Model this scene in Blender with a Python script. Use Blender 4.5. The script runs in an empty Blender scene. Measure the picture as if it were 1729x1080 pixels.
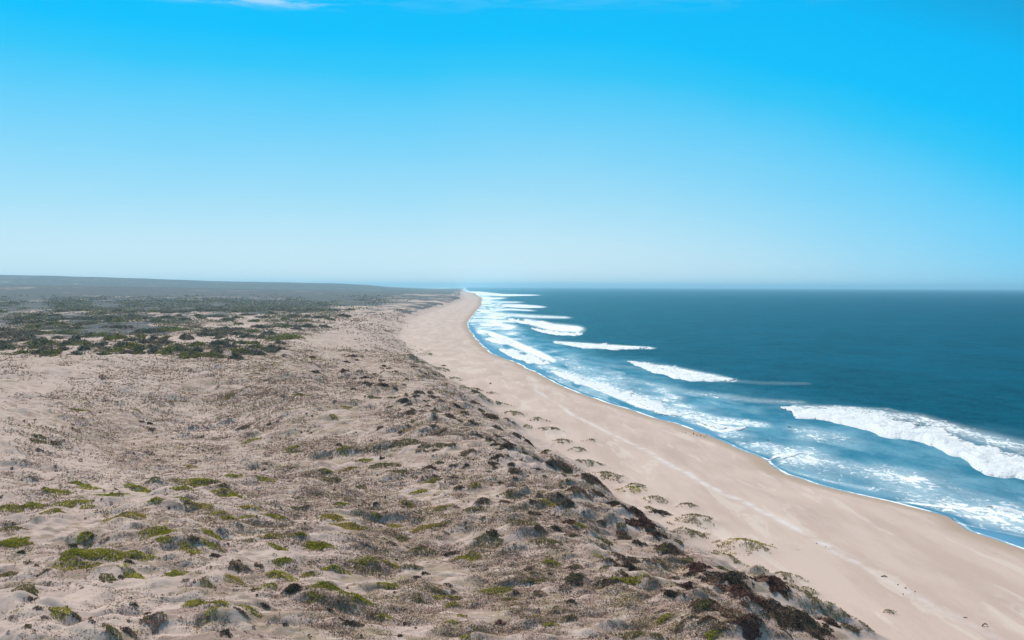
import bpy, math, random
import numpy as np
from mathutils import Matrix, Vector

random.seed(7)
rng = np.random.default_rng(7)
SC = bpy.context.scene
COL = SC.collection
R = math.radians

# ------------------------------------------------------------------ camera
CAM_Z = 40.0
F = 1497.0                       # focal length in photo pixels (photo 1729 x 1080)
PITCH = math.atan(56.5 / F)
ROLL = R(0.2)
cam_rot = (Matrix.Rotation(math.pi / 2 - PITCH, 3, 'X') @ Matrix.Rotation(ROLL, 3, 'Z'))
cd = bpy.data.cameras.new('camera')
cd.sensor_fit = 'HORIZONTAL'
cd.sensor_width = 36.0
cd.lens = 36.0 * F / 1729.0
cd.clip_start = 1.0
cd.clip_end = 200000.0
cam = bpy.data.objects.new('camera', cd)
COL.objects.link(cam)
cam.matrix_world = Matrix.Translation((0, 0, CAM_Z)) @ cam_rot.to_4x4()
SC.camera = cam
CR = np.array(cam_rot)


def ray(px, py):
    v = np.array([(px - 864.5) / F, -(py - 540.0) / F, -1.0])
    return CR @ v


def at_z(px, py, z=0.0):
    d = ray(px, py)
    t = (z - CAM_Z) / d[2]
    return d[0] * t, d[1] * t


def to_px(x, y, z):
    p = np.stack([x, y, z - CAM_Z], -1) @ CR      # world -> camera
    w = np.maximum(-p[..., 2], 1e-3)
    return 864.5 + F * p[..., 0] / w, 540.0 - F * p[..., 1] / w, p[..., 2] < -1.0


# ------------------------------------------------------------------ noise
def _hash(ix, iy, s):
    h = (ix.astype(np.int64) * 374761393 + iy.astype(np.int64) * 668265263 + s * 1442695041) & 0xFFFFFFFF
    h = ((h ^ (h >> 13)) * 1274126177) & 0xFFFFFFFF
    h = ((h ^ (h >> 16)) * 2246822519) & 0xFFFFFFFF
    return ((h ^ (h >> 15)) & 0xFFFFFF) / float(0xFFFFFF)


def vnoise(x, y, s=0):
    x = np.asarray(x, float); y = np.asarray(y, float)
    ix = np.floor(x); iy = np.floor(y)
    fx = x - ix; fy = y - iy
    fx = fx * fx * fx * (fx * (fx * 6 - 15) + 10); fy = fy * fy * fy * (fy * (fy * 6 - 15) + 10)
    a = _hash(ix, iy, s); b = _hash(ix + 1, iy, s); c = _hash(ix, iy + 1, s); d = _hash(ix + 1, iy + 1, s)
    return (a + (b - a) * fx) * (1 - fy) + (c + (d - c) * fx) * fy - 0.5


def fbm(x, y, n=4, s=0, g=0.5):
    o = 0.0; a = 1.0
    ca, sa = math.cos(0.6), math.sin(0.6)
    for k in range(n):
        o = o + a * vnoise(x, y, s + k * 17)
        x, y = (x * ca - y * sa) * 2.03 + 3.1, (x * sa + y * ca) * 2.03 - 1.7
        a *= g
    return o


def sstep(a, b, x):
    t = np.clip((x - a) / (b - a), 0, 1)
    return t * t * (3 - 2 * t)


# ------------------------------------------------------------------ shoreline and dune toe, from the photo
shore_px = [(1729, 928), (1640, 896), (1600, 872), (1500, 846), (1400, 822), (1330, 800), (1290, 776), (1245, 756), (1200, 736),
            (1140, 715), (1060, 691), (960, 656), (905, 629), (870, 612), (825, 594), (808, 577), (792, 556), (789, 545),
            (800, 530), (813, 515), (815, 503), (803, 495), (782, 490)]
toe_px = [(1500, 1085), (1400, 1040), (1330, 1003), (1240, 950), (1140, 890), (1045, 832), (955, 772), (885, 715), (803, 662),
          (742, 622), (692, 587), (678, 562), (690, 543), (713, 532), (735, 525), (757, 517), (777, 510), (787, 504), (784, 496)]
sp = [at_z(a, b, 0.0) for a, b in shore_px]
tp = [at_z(a, b, 3.0) for a, b in toe_px]
sx = np.array([180, 150, 112, 96, 86] + [p[0] for p in sp]); sy = np.array([-4000, -400, 0, 60, 105] + [p[1] for p in sp])
tx = np.array([130, 100, 64, 52] + [p[0] for p in tp]); ty = np.array([-4000, -400, 0, 50] + [p[1] for p in tp])
LY = lambda y: np.arcsinh(np.asarray(y, float) / 60.0)


def Sx(y):
    far = sp[-1][1]
    o = np.interp(LY(y), LY(sy), sx)
    return np.where(y > far, sp[-1][0] * y / far, o) + 1.3 * vnoise(np.asarray(y) / 16.0, 0 * np.asarray(y), 5) + 0.5 * vnoise(np.asarray(y) / 5.0, 0 * np.asarray(y), 6)


def Tx(y):
    far = tp[-1][1]
    o = np.interp(LY(y), LY(ty), tx)
    o = np.where(y > far, tp[-1][0] * y / far - 10, o)
    y = np.asarray(y, float)
    o = o + (3.0 * vnoise(y / 15.0, 0 * y + 2, 7) + 1.8 * vnoise(y / 5.5, 0 * y + 5, 8)) * sstep(1200, 300, np.abs(y))
    return np.minimum(o, Sx(y) - 14)


hill_px = np.array([-400, 0, 100, 250, 400, 560, 620, 660, 720, 780, 800, 900])
hill_row = np.array([464, 465, 466, 469, 473, 475.5, 478, 481.5, 485, 488, 491, 495])
plain_row = np.array([483, 484, 485, 487, 489, 491, 492, 492, 492, 493, 495, 497])


def base_h(x, y):
    x = np.asarray(x, float); y = np.asarray(y, float)
    s = Sx(y); e = Tx(y)
    u = e - x                       # inland of the dune toe
    b = s - x                       # inland of the water line
    d = np.hypot(x, y)
    f = b / np.maximum(s - e, 1.0)
    beach = np.interp(f, [-0.2, 0, 0.15, 0.42, 0.52, 0.6, 1.0], [-1.0, 0, 0.45, 1.25, 1.95, 2.1, 2.9])
    beach = np.where(b < 0, np.maximum(0.05 * b, -3.0), beach)
    beach = beach + 0.05 * fbm(x / 9, y / 9, 3, 50) * np.clip(b / 5, 0, 1)
    # foredune
    wf = np.clip(22 + d * 0.012, 20, 46)
    lump = fbm(x / 14.0, y / 14.0, 3, 11)
    fore = 6.0 * sstep(-0.12, 1.0, u / wf + 0.42 * lump * sstep(0, 5, u)) - 6.0 * float(sstep(-0.12, 1.0, 0.0))
    dip = -1.6 * np.exp(-((u - wf - 22) / 13) ** 2)
    inland = sstep(8, 45, u)
    roll = 3.2 * fbm(x / 60, y / 60, 2, 21) + 1.5 * fbm(x / 21, y / 28, 3, 22) + 0.55 * fbm(x / 6.0, y / 7.5, 3, 23)
    hollow = -7.5 * np.exp(-(((x + 82) * 0.92 + (y - 205) * 0.38) / 27) ** 2 - ((-(x + 82) * 0.38 + (y - 205) * 0.92) / 62) ** 2) * inland
    hollow -= 1.8 * np.exp(-(((x + 52) + (y - 190) * 0.55) / 11) ** 2 - ((y - 215) / 75) ** 2) * inland
    ridge = 4.6 * np.exp(-((y - 372 + 0.1 * x) / 62) ** 2) * sstep(-45, -130, x) * inland
    leftrise = 2.4 * sstep(-60, -170, x) * np.exp(-((y - 260) / 110) ** 2) * inland
    near = 3.0 + fore + dip + inland * (roll * sstep(1600, 500, d) * 0.9 + hollow + ridge + leftrise + 1.0)
    hum = (1.15 * np.abs(fbm(x / 5.0, y / 3.6, 3, 31)) + 1.0 * sstep(0.05, 0.5, fbm(x / 9.0, y / 6.5, 2, 33)) + 0.22 * fbm(x / 1.6, y / 1.6, 2, 32)) * sstep(900, 200, d) * sstep(-1, 8, u)
    near = near + hum
    # far plain and hills
    az = x / np.maximum(y, 1.0)
    px = 864.5 + F * np.clip(az, -0.9, 0.6)
    hr = np.interp(px, hill_px, hill_row); pr = np.interp(px, hill_px, plain_row)
    zp = CAM_Z + (483.3 - pr) / F * 4200.0
    zh = CAM_Z + (483.3 - hr) / F * 8200.0
    far = (zp - 10) * sstep(1300, 4200, d) + (zh - 24 - zp) * sstep(4600, 8200, d) + 9 * fbm(x / 700, y / 700, 4, 41) * sstep(1500, 5000, d) * np.clip(u / 900, 0, 1)
    far = far * sstep(10, 500, u) * sstep(-0.9, -0.3, y / np.maximum(d, 1))
    land = near + far
    return np.where(u > 0, np.maximum(land, np.minimum(beach, 2.9)), beach)


bumps = []                       # (x, y, rx, ry, angle, height): the sand each big plant has caught


def H(x, y):
    x = np.asarray(x, float); y = np.asarray(y, float)
    z = base_h(x, y)
    if not bumps:
        return z
    x0, x1, y0, y1 = x.min(), x.max(), y.min(), y.max()
    zf = z.reshape(-1); xf = x.reshape(-1); yf = y.reshape(-1)
    big = xf.size > 5000
    for (bx, by, rx, ry, an, hh) in bumps:
        m = 3.0 * max(rx, ry)
        if bx + m < x0 or bx - m > x1 or by + m < y0 or by - m > y1:
            continue
        if big:
            idx = np.nonzero((np.abs(xf - bx) < m) & (np.abs(yf - by) < m))[0]
            if idx.size == 0:
                continue
        else:
            idx = slice(None)
        dx = xf[idx] - bx; dy = yf[idx] - by
        c, s_ = math.cos(an), math.sin(an)
        q = ((dx * c + dy * s_) / rx) ** 2 + ((-dx * s_ + dy * c) / ry) ** 2
        zf[idx] += hh * np.exp(-q)
    return zf.reshape(x.shape)


def hit(px, py):
    d = ray(px, py)
    t = np.concatenate([np.linspace(40, 700, 1600), np.geomspace(701, 9000, 1200)])
    x = d[0] * t; y = d[1] * t; z = CAM_Z + d[2] * t
    below = z < base_h(x, y)
    if not below.any():
        return None
    i = int(np.argmax(below))
    return x[i], y[i]


# ------------------------------------------------------------------ node helpers
def new_mat(name):
    m = bpy.data.materials.new(name)
    m.use_nodes = True
    m.node_tree.nodes.clear()
    return m, m.node_tree


class NT:
    def __init__(s, t): s.t = t
    def n(s, typ, **kw):
        o = s.t.nodes.new(typ)
        for k, v in kw.items():
            setattr(o, k, v)
        return o
    def link(s, a, b): s.t.links.new(a, b)
    def put(s, sock, v):
        if hasattr(v, 'is_output') or isinstance(v, bpy.types.NodeSocket): s.link(v, sock)
        else: sock.default_value = v
    def math(s, op, a, b=0.0, c=0.0, clamp=False):
        o = s.n('ShaderNodeMath', operation=op, use_clamp=clamp)
        s.put(o.inputs[0], a); s.put(o.inputs[1], b); s.put(o.inputs[2], c)
        return o.outputs[0]
    def mix(s, f, a, b, blend='MIX'):
        o = s.n('ShaderNodeMix', data_type='RGBA', blend_type=blend)
        s.put(o.inputs[0], f)
        for k, v in ((6, a), (7, b)):
            s.put(o.inputs[k], (*v, 1) if isinstance(v, tuple) and len(v) == 3 else v)
        return o.outputs[2]
    def step(s, x, a, b):
        o = s.n('ShaderNodeMapRange', interpolation_type='SMOOTHSTEP')
        s.put(o.inputs[0], x); s.put(o.inputs[1], a); s.put(o.inputs[2], b); o.inputs[3].default_value = 0; o.inputs[4].default_value = 1
        return o.outputs[0]
    def noise(s, vec, scale, detail=3, rough=0.5, stretch=None, dist=0.0):
        if stretch:
            mp = s.n('ShaderNodeMapping'); s.link(vec, mp.inputs[0])
            mp.inputs[2].default_value = (0, 0, stretch[3] if len(stretch) > 3 else 0)
            mp.inputs[3].default_value = stretch[:3]
            vec = mp.outputs[0]
        o = s.n('ShaderNodeTexNoise'); s.link(vec, o.inputs['Vector'])
        o.inputs['Scale'].default_value = scale; o.inputs['Detail'].default_value = detail
        o.inputs['Roughness'].default_value = rough; o.inputs['Distortion'].default_value = dist
        return o.outputs[0]
    def attr(s, name):
        return s.n('ShaderNodeAttribute', attribute_name=name)
    def principled(s, col, rough, spec=0.3, bump=None, bstr=0.3, bdist=0.1, **kw):
        p = s.n('ShaderNodeBsdfPrincipled')
        s.put(p.inputs['Base Color'], (*col, 1) if isinstance(col, tuple) and len(col) == 3 else col)
        s.put(p.inputs['Roughness'], rough)
        s.put(p.inputs['Specular IOR Level'], spec)
        for k, v in kw.items(): s.put(p.inputs[k], v)
        if bump is not None:
            b = s.n('ShaderNodeBump'); s.put(b.inputs['Strength'], bstr); s.put(b.inputs['Distance'], bdist); s.link(bump, b.inputs['Height'])
            s.link(b.outputs[0], p.inputs['Normal'])
        o = s.n('ShaderNodeOutputMaterial'); s.link(p.outputs[0], o.inputs['Surface'])
        return p


# sand of beach, dunes and hills
m_sand, t = new_mat('sand'); k = NT(t)
pos = k.n('ShaderNodeNewGeometry').outputs['Position']
msk = k.attr('mask'); sep = k.n('ShaderNodeSeparateColor'); k.link(msk.outputs['Color'], sep.inputs[0])
lit_a = k.attr('litter').outputs['Fac']; scr_a = k.attr('scrub').outputs['Fac']
n_big = k.noise(pos, 0.05, 4, 0.55)
n_mid = k.noise(pos, 0.45, 5, 0.6)
dune = k.mix(k.step(n_big, 0.35, 0.65), (0.435, 0.330, 0.284), (0.500, 0.386, 0.332))
dune = k.mix(k.step(n_mid, 0.42, 0.7), dune, (0.525, 0.415, 0.355))
n_str = k.noise(pos, 0.10, 5, 0.6, stretch=(1.6, 0.35, 1, 0.25))
bea = k.mix(k.step(n_str, 0.35, 0.62), (0.490, 0.375, 0.318), (0.560, 0.440, 0.374))
n_str2 = k.noise(pos, 0.07, 6, 0.65, stretch=(2.6, 0.5, 1, 0.2), dist=0.8)
bea = k.mix(k.math('MULTIPLY', k.step(n_str2, 0.54, 0.62), 0.5), bea, (0.65, 0.56, 0.48))
col = k.mix(sep.outputs[0], dune, bea)
col = k.mix(sep.outputs[1], col, (0.40, 0.30, 0.225))
n_strip = k.noise(pos, 0.35, 5, 0.65)
col = k.mix(k.math('MULTIPLY', k.math('MULTIPLY', sep.outputs[2], 0.8), k.step(n_strip, 0.3, 0.6)), col, (0.68, 0.62, 0.61))
n_l = k.noise(pos, 0.62, 7, 0.66, stretch=(0.5, 1.1, 1, 0.12))
lth = k.math('SUBTRACT', 0.68, k.math('MULTIPLY', lit_a, 0.24))
lf = k.step(n_l, lth, k.math('ADD', lth, 0.09))
lit_col = k.mix(k.step(k.noise(pos, 0.22, 3), 0.4, 0.6), (0.290, 0.198, 0.160), (0.290, 0.222, 0.148))
col = k.mix(k.math('MULTIPLY', lf, 0.75), col, lit_col)
n_s = k.noise(pos, 0.028, 9, 0.68, stretch=(1, 0.6, 1))
sth = k.math('SUBTRACT', 0.80, k.math('MULTIPLY', scr_a, 0.58))
sf = k.step(n_s, sth, k.math('ADD', sth, 0.07))
scol = k.mix(k.step(k.noise(pos, 0.05, 5, 0.6), 0.35, 0.65), (0.080, 0.090, 0.094), (0.138, 0.134, 0.128))
col = k.mix(sf, col, scol)
n_b = k.noise(pos, 2.2, 6, 0.65)
k.principled(col, 0.95, 0.1, bump=n_b, bstr=0.55, bdist=0.12)

# plants: colour comes with each leaf
def leaf_mat(name, rough=0.85, trans=0.0):
    m, t = new_mat(name); k = NT(t)
    a = k.attr('tint')
    pos = k.n('ShaderNodeNewGeometry').outputs['Position']
    v = k.noise(pos, 1.7, 4, 0.6)
    c = k.mix(k.math('MULTIPLY', k.step(v, 0.35, 0.7), 0.5), a.outputs['Color'], (1.45, 1.4, 1.3), 'MULTIPLY')
    p = k.principled(c, rough, 0.15)
    if trans:
        tl = k.n('ShaderNodeBsdfTranslucent'); k.link(c, tl.inputs[0]); mx = k.n('ShaderNodeMixShader'); mx.inputs[0].default_value = trans
        k.link(p.outputs[0], mx.inputs[1]); k.link(tl.outputs[0], mx.inputs[2])
        k.link(mx.outputs[0], [n for n in t.nodes if n.type == 'OUTPUT_MATERIAL'][0].inputs['Surface'])
    return m
m_twig = leaf_mat('dry_twigs', 0.85, 0.2); m_leaf = leaf_mat('green_leaves', 0.7, 0.42); m_blade = leaf_mat('grass_blades', 0.75, 0.4)

# sea
m_sea, t = new_mat('sea_water'); k = NT(t)
pos = k.n('ShaderNodeNewGeometry').outputs['Position']
foam = k.attr('foam').outputs['Fac']; shal = k.attr('shallow').outputs['Fac']; calm = k.attr('calm').outputs['Fac']
w1 = k.noise(pos, 0.05, 5, 0.62, stretch=(1.5, 0.8, 1, 0.15))
w2 = k.noise(pos, 0.45, 6, 0.68, stretch=(1.3, 0.8, 1, 0.15))
deep = k.mix(k.step(w1, 0.35, 0.65), (0.000, 0.028, 0.044), (0.000, 0.054, 0.080))
deep = k.mix(k.step(w2, 0.45, 0.68), deep, (0.000, 0.084, 0.112))  # ripple shading painted into the water colour, since distant bump washes out
w3 = k.noise(pos, 0.012, 6, 0.7, stretch=(1.6, 0.7, 1, 0.15))
deep = k.mix(k.math('MULTIPLY', k.step(w3, 0.42, 0.62), 0.6), deep, (0.000, 0.078, 0.120))  # swell shading painted in too, as broad lighter streaks
surf = k.mix(k.step(w1, 0.4, 0.62), (0.040, 0.185, 0.272), (0.125, 0.300, 0.390))
c = k.mix(shal, deep, surf)
c = k.mix(calm, c, (0.115, 0.285, 0.430))  # sky reflection on the smooth shallow film, painted into its colour
f1 = k.noise(pos, 0.38, 8, 0.70, stretch=(1.25, 0.75, 1, 0.2), dist=1.2)
f2 = k.noise(pos, 0.06, 4, 0.6, stretch=(1.2, 0.7, 1, 0.2))
fn = k.math('ADD', k.math('MULTIPLY', f1, 0.8), k.math('MULTIPLY', f2, 0.2))
fth = k.math('SUBTRACT', 0.78, k.math('MULTIPLY', foam, 0.55))
ff = k.step(fn, fth, k.math('ADD', fth, 0.16))
haze_f = k.math('MULTIPLY', k.step(foam, 0.22, 0.85), 0.42)
ff = k.math('MAXIMUM', ff, haze_f)
c = k.mix(ff, c, (0.86, 0.89, 0.90))
hgt = k.math('ADD', k.math('MULTIPLY', w1, 1.5), k.math('MULTIPLY', w2, 0.35))
rough = k.math('ADD', 0.30, k.math('MULTIPLY', ff, 0.5))
rough = k.math('SUBTRACT', rough, k.math('MULTIPLY', calm, 0.2))
bs = k.math('SUBTRACT', 0.9, k.math('MULTIPLY', calm, 0.85))
p = k.principled(c, 0.9, 0.0, bump=hgt, bstr=bs, bdist=1.2)
gl = k.n('ShaderNodeBsdfGlossy'); gl.inputs['Color'].default_value = (0.30, 0.82, 1.0, 1); k.link(rough, gl.inputs['Roughness'])
k.link(p.inputs['Normal'].links[0].from_socket, gl.inputs['Normal'])
fr = k.n('ShaderNodeFresnel'); fr.inputs['IOR'].default_value = 1.33; k.link(p.inputs['Normal'].links[0].from_socket, fr.inputs['Normal'])
mx = k.n('ShaderNodeMixShader')
k.link(k.math('MULTIPLY', fr.outputs[0], k.math('SUBTRACT', 0.25, k.math('MULTIPLY', ff, 0.2))), mx.inputs[0])
k.link(p.outputs[0], mx.inputs[1]); k.link(gl.outputs[0], mx.inputs[2])
k.link(mx.outputs[0], [n for n in t.nodes if n.type == 'OUTPUT_MATERIAL'][0].inputs['Surface'])

m_foam, t = new_mat('breaker_foam'); k = NT(t)
pos = k.n('ShaderNodeNewGeometry').outputs['Position']
thin = k.attr('thin').outputs['Fac']
g1 = k.noise(pos, 0.5, 8, 0.7, stretch=(1.2, 0.75, 1, 0.2), dist=0.8)
g2 = k.noise(pos, 1.6, 5, 0.65)
hole = k.step(k.math('SUBTRACT', g1, k.math('MULTIPLY', thin, 0.62)), 0.08, 0.22)
c = k.mix(k.step(g2, 0.35, 0.6), (0.74, 0.79, 0.82), (0.88, 0.90, 0.91))
p = k.principled(c, 0.7, 0.2, bump=g2, bstr=0.9, bdist=0.7)
tr = k.n('ShaderNodeBsdfTransparent'); mx = k.n('ShaderNodeMixShader')
k.link(hole, mx.inputs[0]); k.link(tr.outputs[0], mx.inputs[1]); k.link(p.outputs[0], mx.inputs[2])
k.link(mx.outputs[0], [n for n in t.nodes if n.type == 'OUTPUT_MATERIAL'][0].inputs['Surface'])

def plain_mat(name, a, b, scale, rough=0.85):
    m, t = new_mat(name); k = NT(t)
    pos = k.n('ShaderNodeNewGeometry').outputs['Position']
    n = k.noise(pos, scale, 5, 0.65)
    k.principled(k.mix(k.step(n, 0.35, 0.65), a, b), rough, 0.2, bump=n, bstr=0.5, bdist=0.03)
    return m
m_wood = plain_mat('weathered_driftwood', (0.045, 0.032, 0.026), (0.10, 0.075, 0.06), 9)
m_kelp = plain_mat('dried_kelp', (0.05, 0.035, 0.025), (0.11, 0.08, 0.05), 12)
m_feather = plain_mat('dark_feathers', (0.05, 0.042, 0.04), (0.11, 0.095, 0.085), 10)
m_beak = plain_mat('horn', (0.22, 0.13, 0.05), (0.30, 0.2, 0.09), 14, 0.5)
m_belly = plain_mat('pale_feathers', (0.25, 0.22, 0.2), (0.34, 0.31, 0.28), 10)


# ------------------------------------------------------------------ mesh helpers
def mesh_obj(name, verts, faces, mat, loc=(0, 0, 0), attrs=None, cols=None, smooth=True, parent=None, normals=None):
    me = bpy.data.meshes.new(name)
    verts = np.asarray(verts, np.float32)
    faces = [np.asarray(f, np.int32) for f in (faces if isinstance(faces, list) else [faces])]
    faces = [f for f in faces if len(f)]
    nl = sum(f.size for f in faces); nf = sum(len(f) for f in faces)
    me.vertices.add(len(verts)); me.loops.add(nl); me.polygons.add(nf)
    me.vertices.foreach_set('co', verts.reshape(-1))
    me.loops.foreach_set('vertex_index', np.concatenate([f.reshape(-1) for f in faces]))
    tot = np.concatenate([np.full(len(f), f.shape[1], np.int32) for f in faces])
    st = np.concatenate([[0], np.cumsum(tot)[:-1]]).astype(np.int32)
    me.polygons.foreach_set('loop_start', st)
    me.update(calc_edges=True)
    if smooth:
        me.polygons.foreach_set('use_smooth', np.ones(nf, bool))
    for a, v in (attrs or {}).items():
        at = me.attributes.new(a, 'FLOAT', 'POINT'); at.data.foreach_set('value', np.asarray(v, np.float32))
    for a, v in (cols or {}).items():
        at = me.attributes.new(a, 'FLOAT_COLOR', 'POINT')
        v = np.asarray(v, np.float32)
        if v.shape[1] == 3: v = np.concatenate([v, np.ones((len(v), 1), np.float32)], 1)
        at.data.foreach_set('color', v.reshape(-1))
    if normals is not None:
        me.normals_split_custom_set_from_vertices(np.asarray(normals, np.float32).tolist())
    me.materials.append(mat)
    me.validate()
    o = bpy.data.objects.new(name, me)
    o.location = loc
    COL.objects.link(o)
    if parent: o.parent = parent
    return o


def tag(o, label=None, cat=None, group=None, kind=None):
    if label: o['label'] = label
    if cat: o['category'] = cat
    if group: o['group'] = group
    if kind: o['kind'] = kind
    return o


def rand_quads(P, size, up=0.3, aspect=2.0, lay=0.0):
    """a small leaf-shaped quad at each point of P, turned at random"""
    n = len(P)
    a = rng.normal(size=(n, 3)); a[:, 2] = a[:, 2] * (1 - lay) + up
    a /= np.linalg.norm(a, axis=1, keepdims=True)
    b = rng.normal(size=(n, 3))
    b -= a * (a * b).sum(1, keepdims=True); b /= np.linalg.norm(b, axis=1, keepdims=True)
    s = np.asarray(size).reshape(-1, 1) * np.ones((n, 1))
    la = a * s * aspect * 0.5; lb = b * s * 0.5
    V = np.stack([P - la, P + lb * 0.9, P + la, P - lb * 0.9], 1).reshape(-1, 3)
    Fq = np.arange(4 * n).reshape(n, 4)
    return V, Fq


PAL = {
    'maroon': [(0.140, 0.062, 0.050), (0.10, 0.052, 0.044), (0.17, 0.095, 0.074)],
    'blackish': [(0.092, 0.066, 0.053), (0.104, 0.086, 0.057), (0.132, 0.082, 0.064)],
    'brown': [(0.215, 0.138, 0.100), (0.25, 0.162, 0.120), (0.18, 0.116, 0.084)],
    'grey': [(0.37, 0.250, 0.205), (0.31, 0.208, 0.168), (0.39, 0.265, 0.210)],
    'olive': [(0.215, 0.190, 0.080), (0.175, 0.158, 0.072), (0.25, 0.195, 0.09)],
    'green': [(0.30, 0.285, 0.030), (0.255, 0.255, 0.028), (0.35, 0.31, 0.040)],
    'lime': [(0.38, 0.35, 0.055), (0.33, 0.315, 0.045), (0.42, 0.35, 0.07)],
    'ochre': [(0.37, 0.29, 0.06), (0.31, 0.26, 0.05), (0.40, 0.30, 0.085)],
    'bushdark': [(0.102, 0.112, 0.085), (0.118, 0.124, 0.092), (0.115, 0.114, 0.098)],
    'bushgreen': [(0.185, 0.180, 0.058), (0.160, 0.168, 0.058), (0.21, 0.19, 0.060)],
    'bushbrown': [(0.18, 0.145, 0.105), (0.20, 0.16, 0.12), (0.16, 0.132, 0.102)],
    'straw': [(0.24, 0.205, 0.10), (0.20, 0.19, 0.09), (0.26, 0.21, 0.13)],
    'sage': [(0.19, 0.20, 0.12), (0.16, 0.18, 0.11), (0.22, 0.21, 0.14)],
}


def tints(kind, n, var=0.25):
    p = np.array(PAL[kind])
    return p[rng.integers(0, len(p), n)] * (1 + var * rng.normal(size=(n, 1))).clip(0.5, 1.6)


def patch_points(n, x, y, rx, ry, an, seed, gap=0.0):
    """points inside a lobed ellipse; returns world x, y and the fraction of the radius"""
    th = rng.uniform(0, 2 * math.pi, n); r = np.sqrt(rng.uniform(0, 1, n))
    lob = 1 + 0.8 * vnoise(np.cos(th) * 1.6 + seed, np.sin(th) * 1.6 - seed, 3) + 0.6 * vnoise(np.cos(th) * 4 + seed, np.sin(th) * 4, 9)
    lx = r * lob * np.cos(th) * rx; ly = r * lob * np.sin(th) * ry
    if gap:
        keep = vnoise(lx / 0.8 + seed, ly / 0.8, 4) + 0.5 > gap * (0.35 + 0.9 * r)
        lx, ly, r = lx[keep], ly[keep], r[keep]
    c, s = math.cos(an), math.sin(an)
    return x + lx * c - ly * s, y + lx * s + ly * c, r


def make_plant(name, x, y, rx, ry, an, canopy, n, leaf, cols, mat, core=True, seed=0.0, up=0.3, aspect=2.0, gap=0.0, z0=None, lay=0.0, colmix=None, part=None):
    z0 = float(H(np.array([x]), np.array([y]))[0]) if z0 is None else z0
    X, Y, r = patch_points(n, x, y, rx, ry, an, seed, gap)
    if len(X) < n * 0.3:
        X, Y, r = patch_points(n, x, y, rx, ry, an, seed, gap * 0.5)
    if len(X) < n * 0.2:
        X, Y, r = patch_points(n // 2, x, y, rx, ry, an, seed)
    Z = H(X, Y)
    lum = 0.75 + 0.9 * vnoise(X * 1.3 / max(leaf * 3, 0.4), Y * 1.3 / max(leaf * 3, 0.4), 8)
    top = canopy * np.sqrt(np.clip(1 - r ** 2, 0.02, 1)) * lum.clip(0.35, 1.4)
    P = np.stack([X - x, Y - y, Z - z0 + top * rng.uniform(0.55, 1.1, len(X))], 1)
    extra = None
    V, Q = rand_quads(P, leaf * rng.uniform(0.6, 1.3, len(P)), up, aspect, lay)
    T = np.repeat(tints(cols, len(P)), 4, 0)
    if colmix:
        c2, fr = colmix
        mk = (vnoise(X / (rx * 0.6) + seed, Y / (ry * 0.6), 77) + 0.5) < fr
        T2 = np.repeat(tints(c2, len(P)), 4, 0)
        T = np.where(np.repeat(mk, 4)[:, None], T2, T)
        if part and 20 < mk.sum() < len(mk) - 20:
            m4 = np.repeat(mk, 4)
            extra = (V[m4], T[m4])
            V, T = V[~m4], T[~m4]
            Q = np.arange(len(V)).reshape(-1, 4)
    if core:
        nr, na = 6, 18
        vv = [(0, 0, 1.0)]
        rr = np.repeat((np.arange(1, nr + 1) / nr), na); th = np.tile(np.arange(na) / na * 2 * math.pi, nr)
        lob = 1 + 0.8 * vnoise(np.cos(th) * 1.6 + seed, np.sin(th) * 1.6 - seed, 3) + 0.6 * vnoise(np.cos(th) * 4 + seed, np.sin(th) * 4, 9)
        lx = rr * lob * np.cos(th) * rx * 0.93; ly = rr * lob * np.sin(th) * ry * 0.93
        c, s = math.cos(an), math.sin(an)
        cx = np.concatenate([[x], x + lx * c - ly * s]); cy = np.concatenate([[y], y + lx * s + ly * c])
        r2 = np.concatenate([[0], rr])
        lum = 0.75 + 0.9 * vnoise(cx * 1.3 / max(leaf * 3, 0.4), cy * 1.3 / max(leaf * 3, 0.4), 8)
        cz = H(cx, cy) - z0 + canopy * 0.45 * np.sqrt(np.clip(1 - r2 ** 2, 0, 1)) * lum.clip(0.35, 1.4) - 0.05 * r2
        CV = np.stack([cx - x, cy - y, cz], 1)
        i = np.arange(na); j = (i + 1) % na
        tri = np.stack([np.zeros(na, int), 1 + i, 1 + j], 1)
        quads = np.concatenate([np.stack([1 + a * na + i, 1 + (a + 1) * na + i, 1 + (a + 1) * na + j, 1 + a * na + j], 1) for a in range(nr - 1)])
        off = len(V)
        V = np.concatenate([V, CV]); T = np.concatenate([T, tints(cols, len(CV), 0.15)])
        fs = [Q, quads + off, tri + off]
    else:
        fs = [Q]
    o = mesh_obj(name, V, fs, mat, (x, y, z0), cols={'tint': T}, smooth=False)
    if extra:
        mesh_obj(part, extra[0], np.arange(len(extra[0])).reshape(-1, 4), mat, cols={'tint': extra[1]}, smooth=False, parent=o)['kind'] = 'stuff'
    return o


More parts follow.
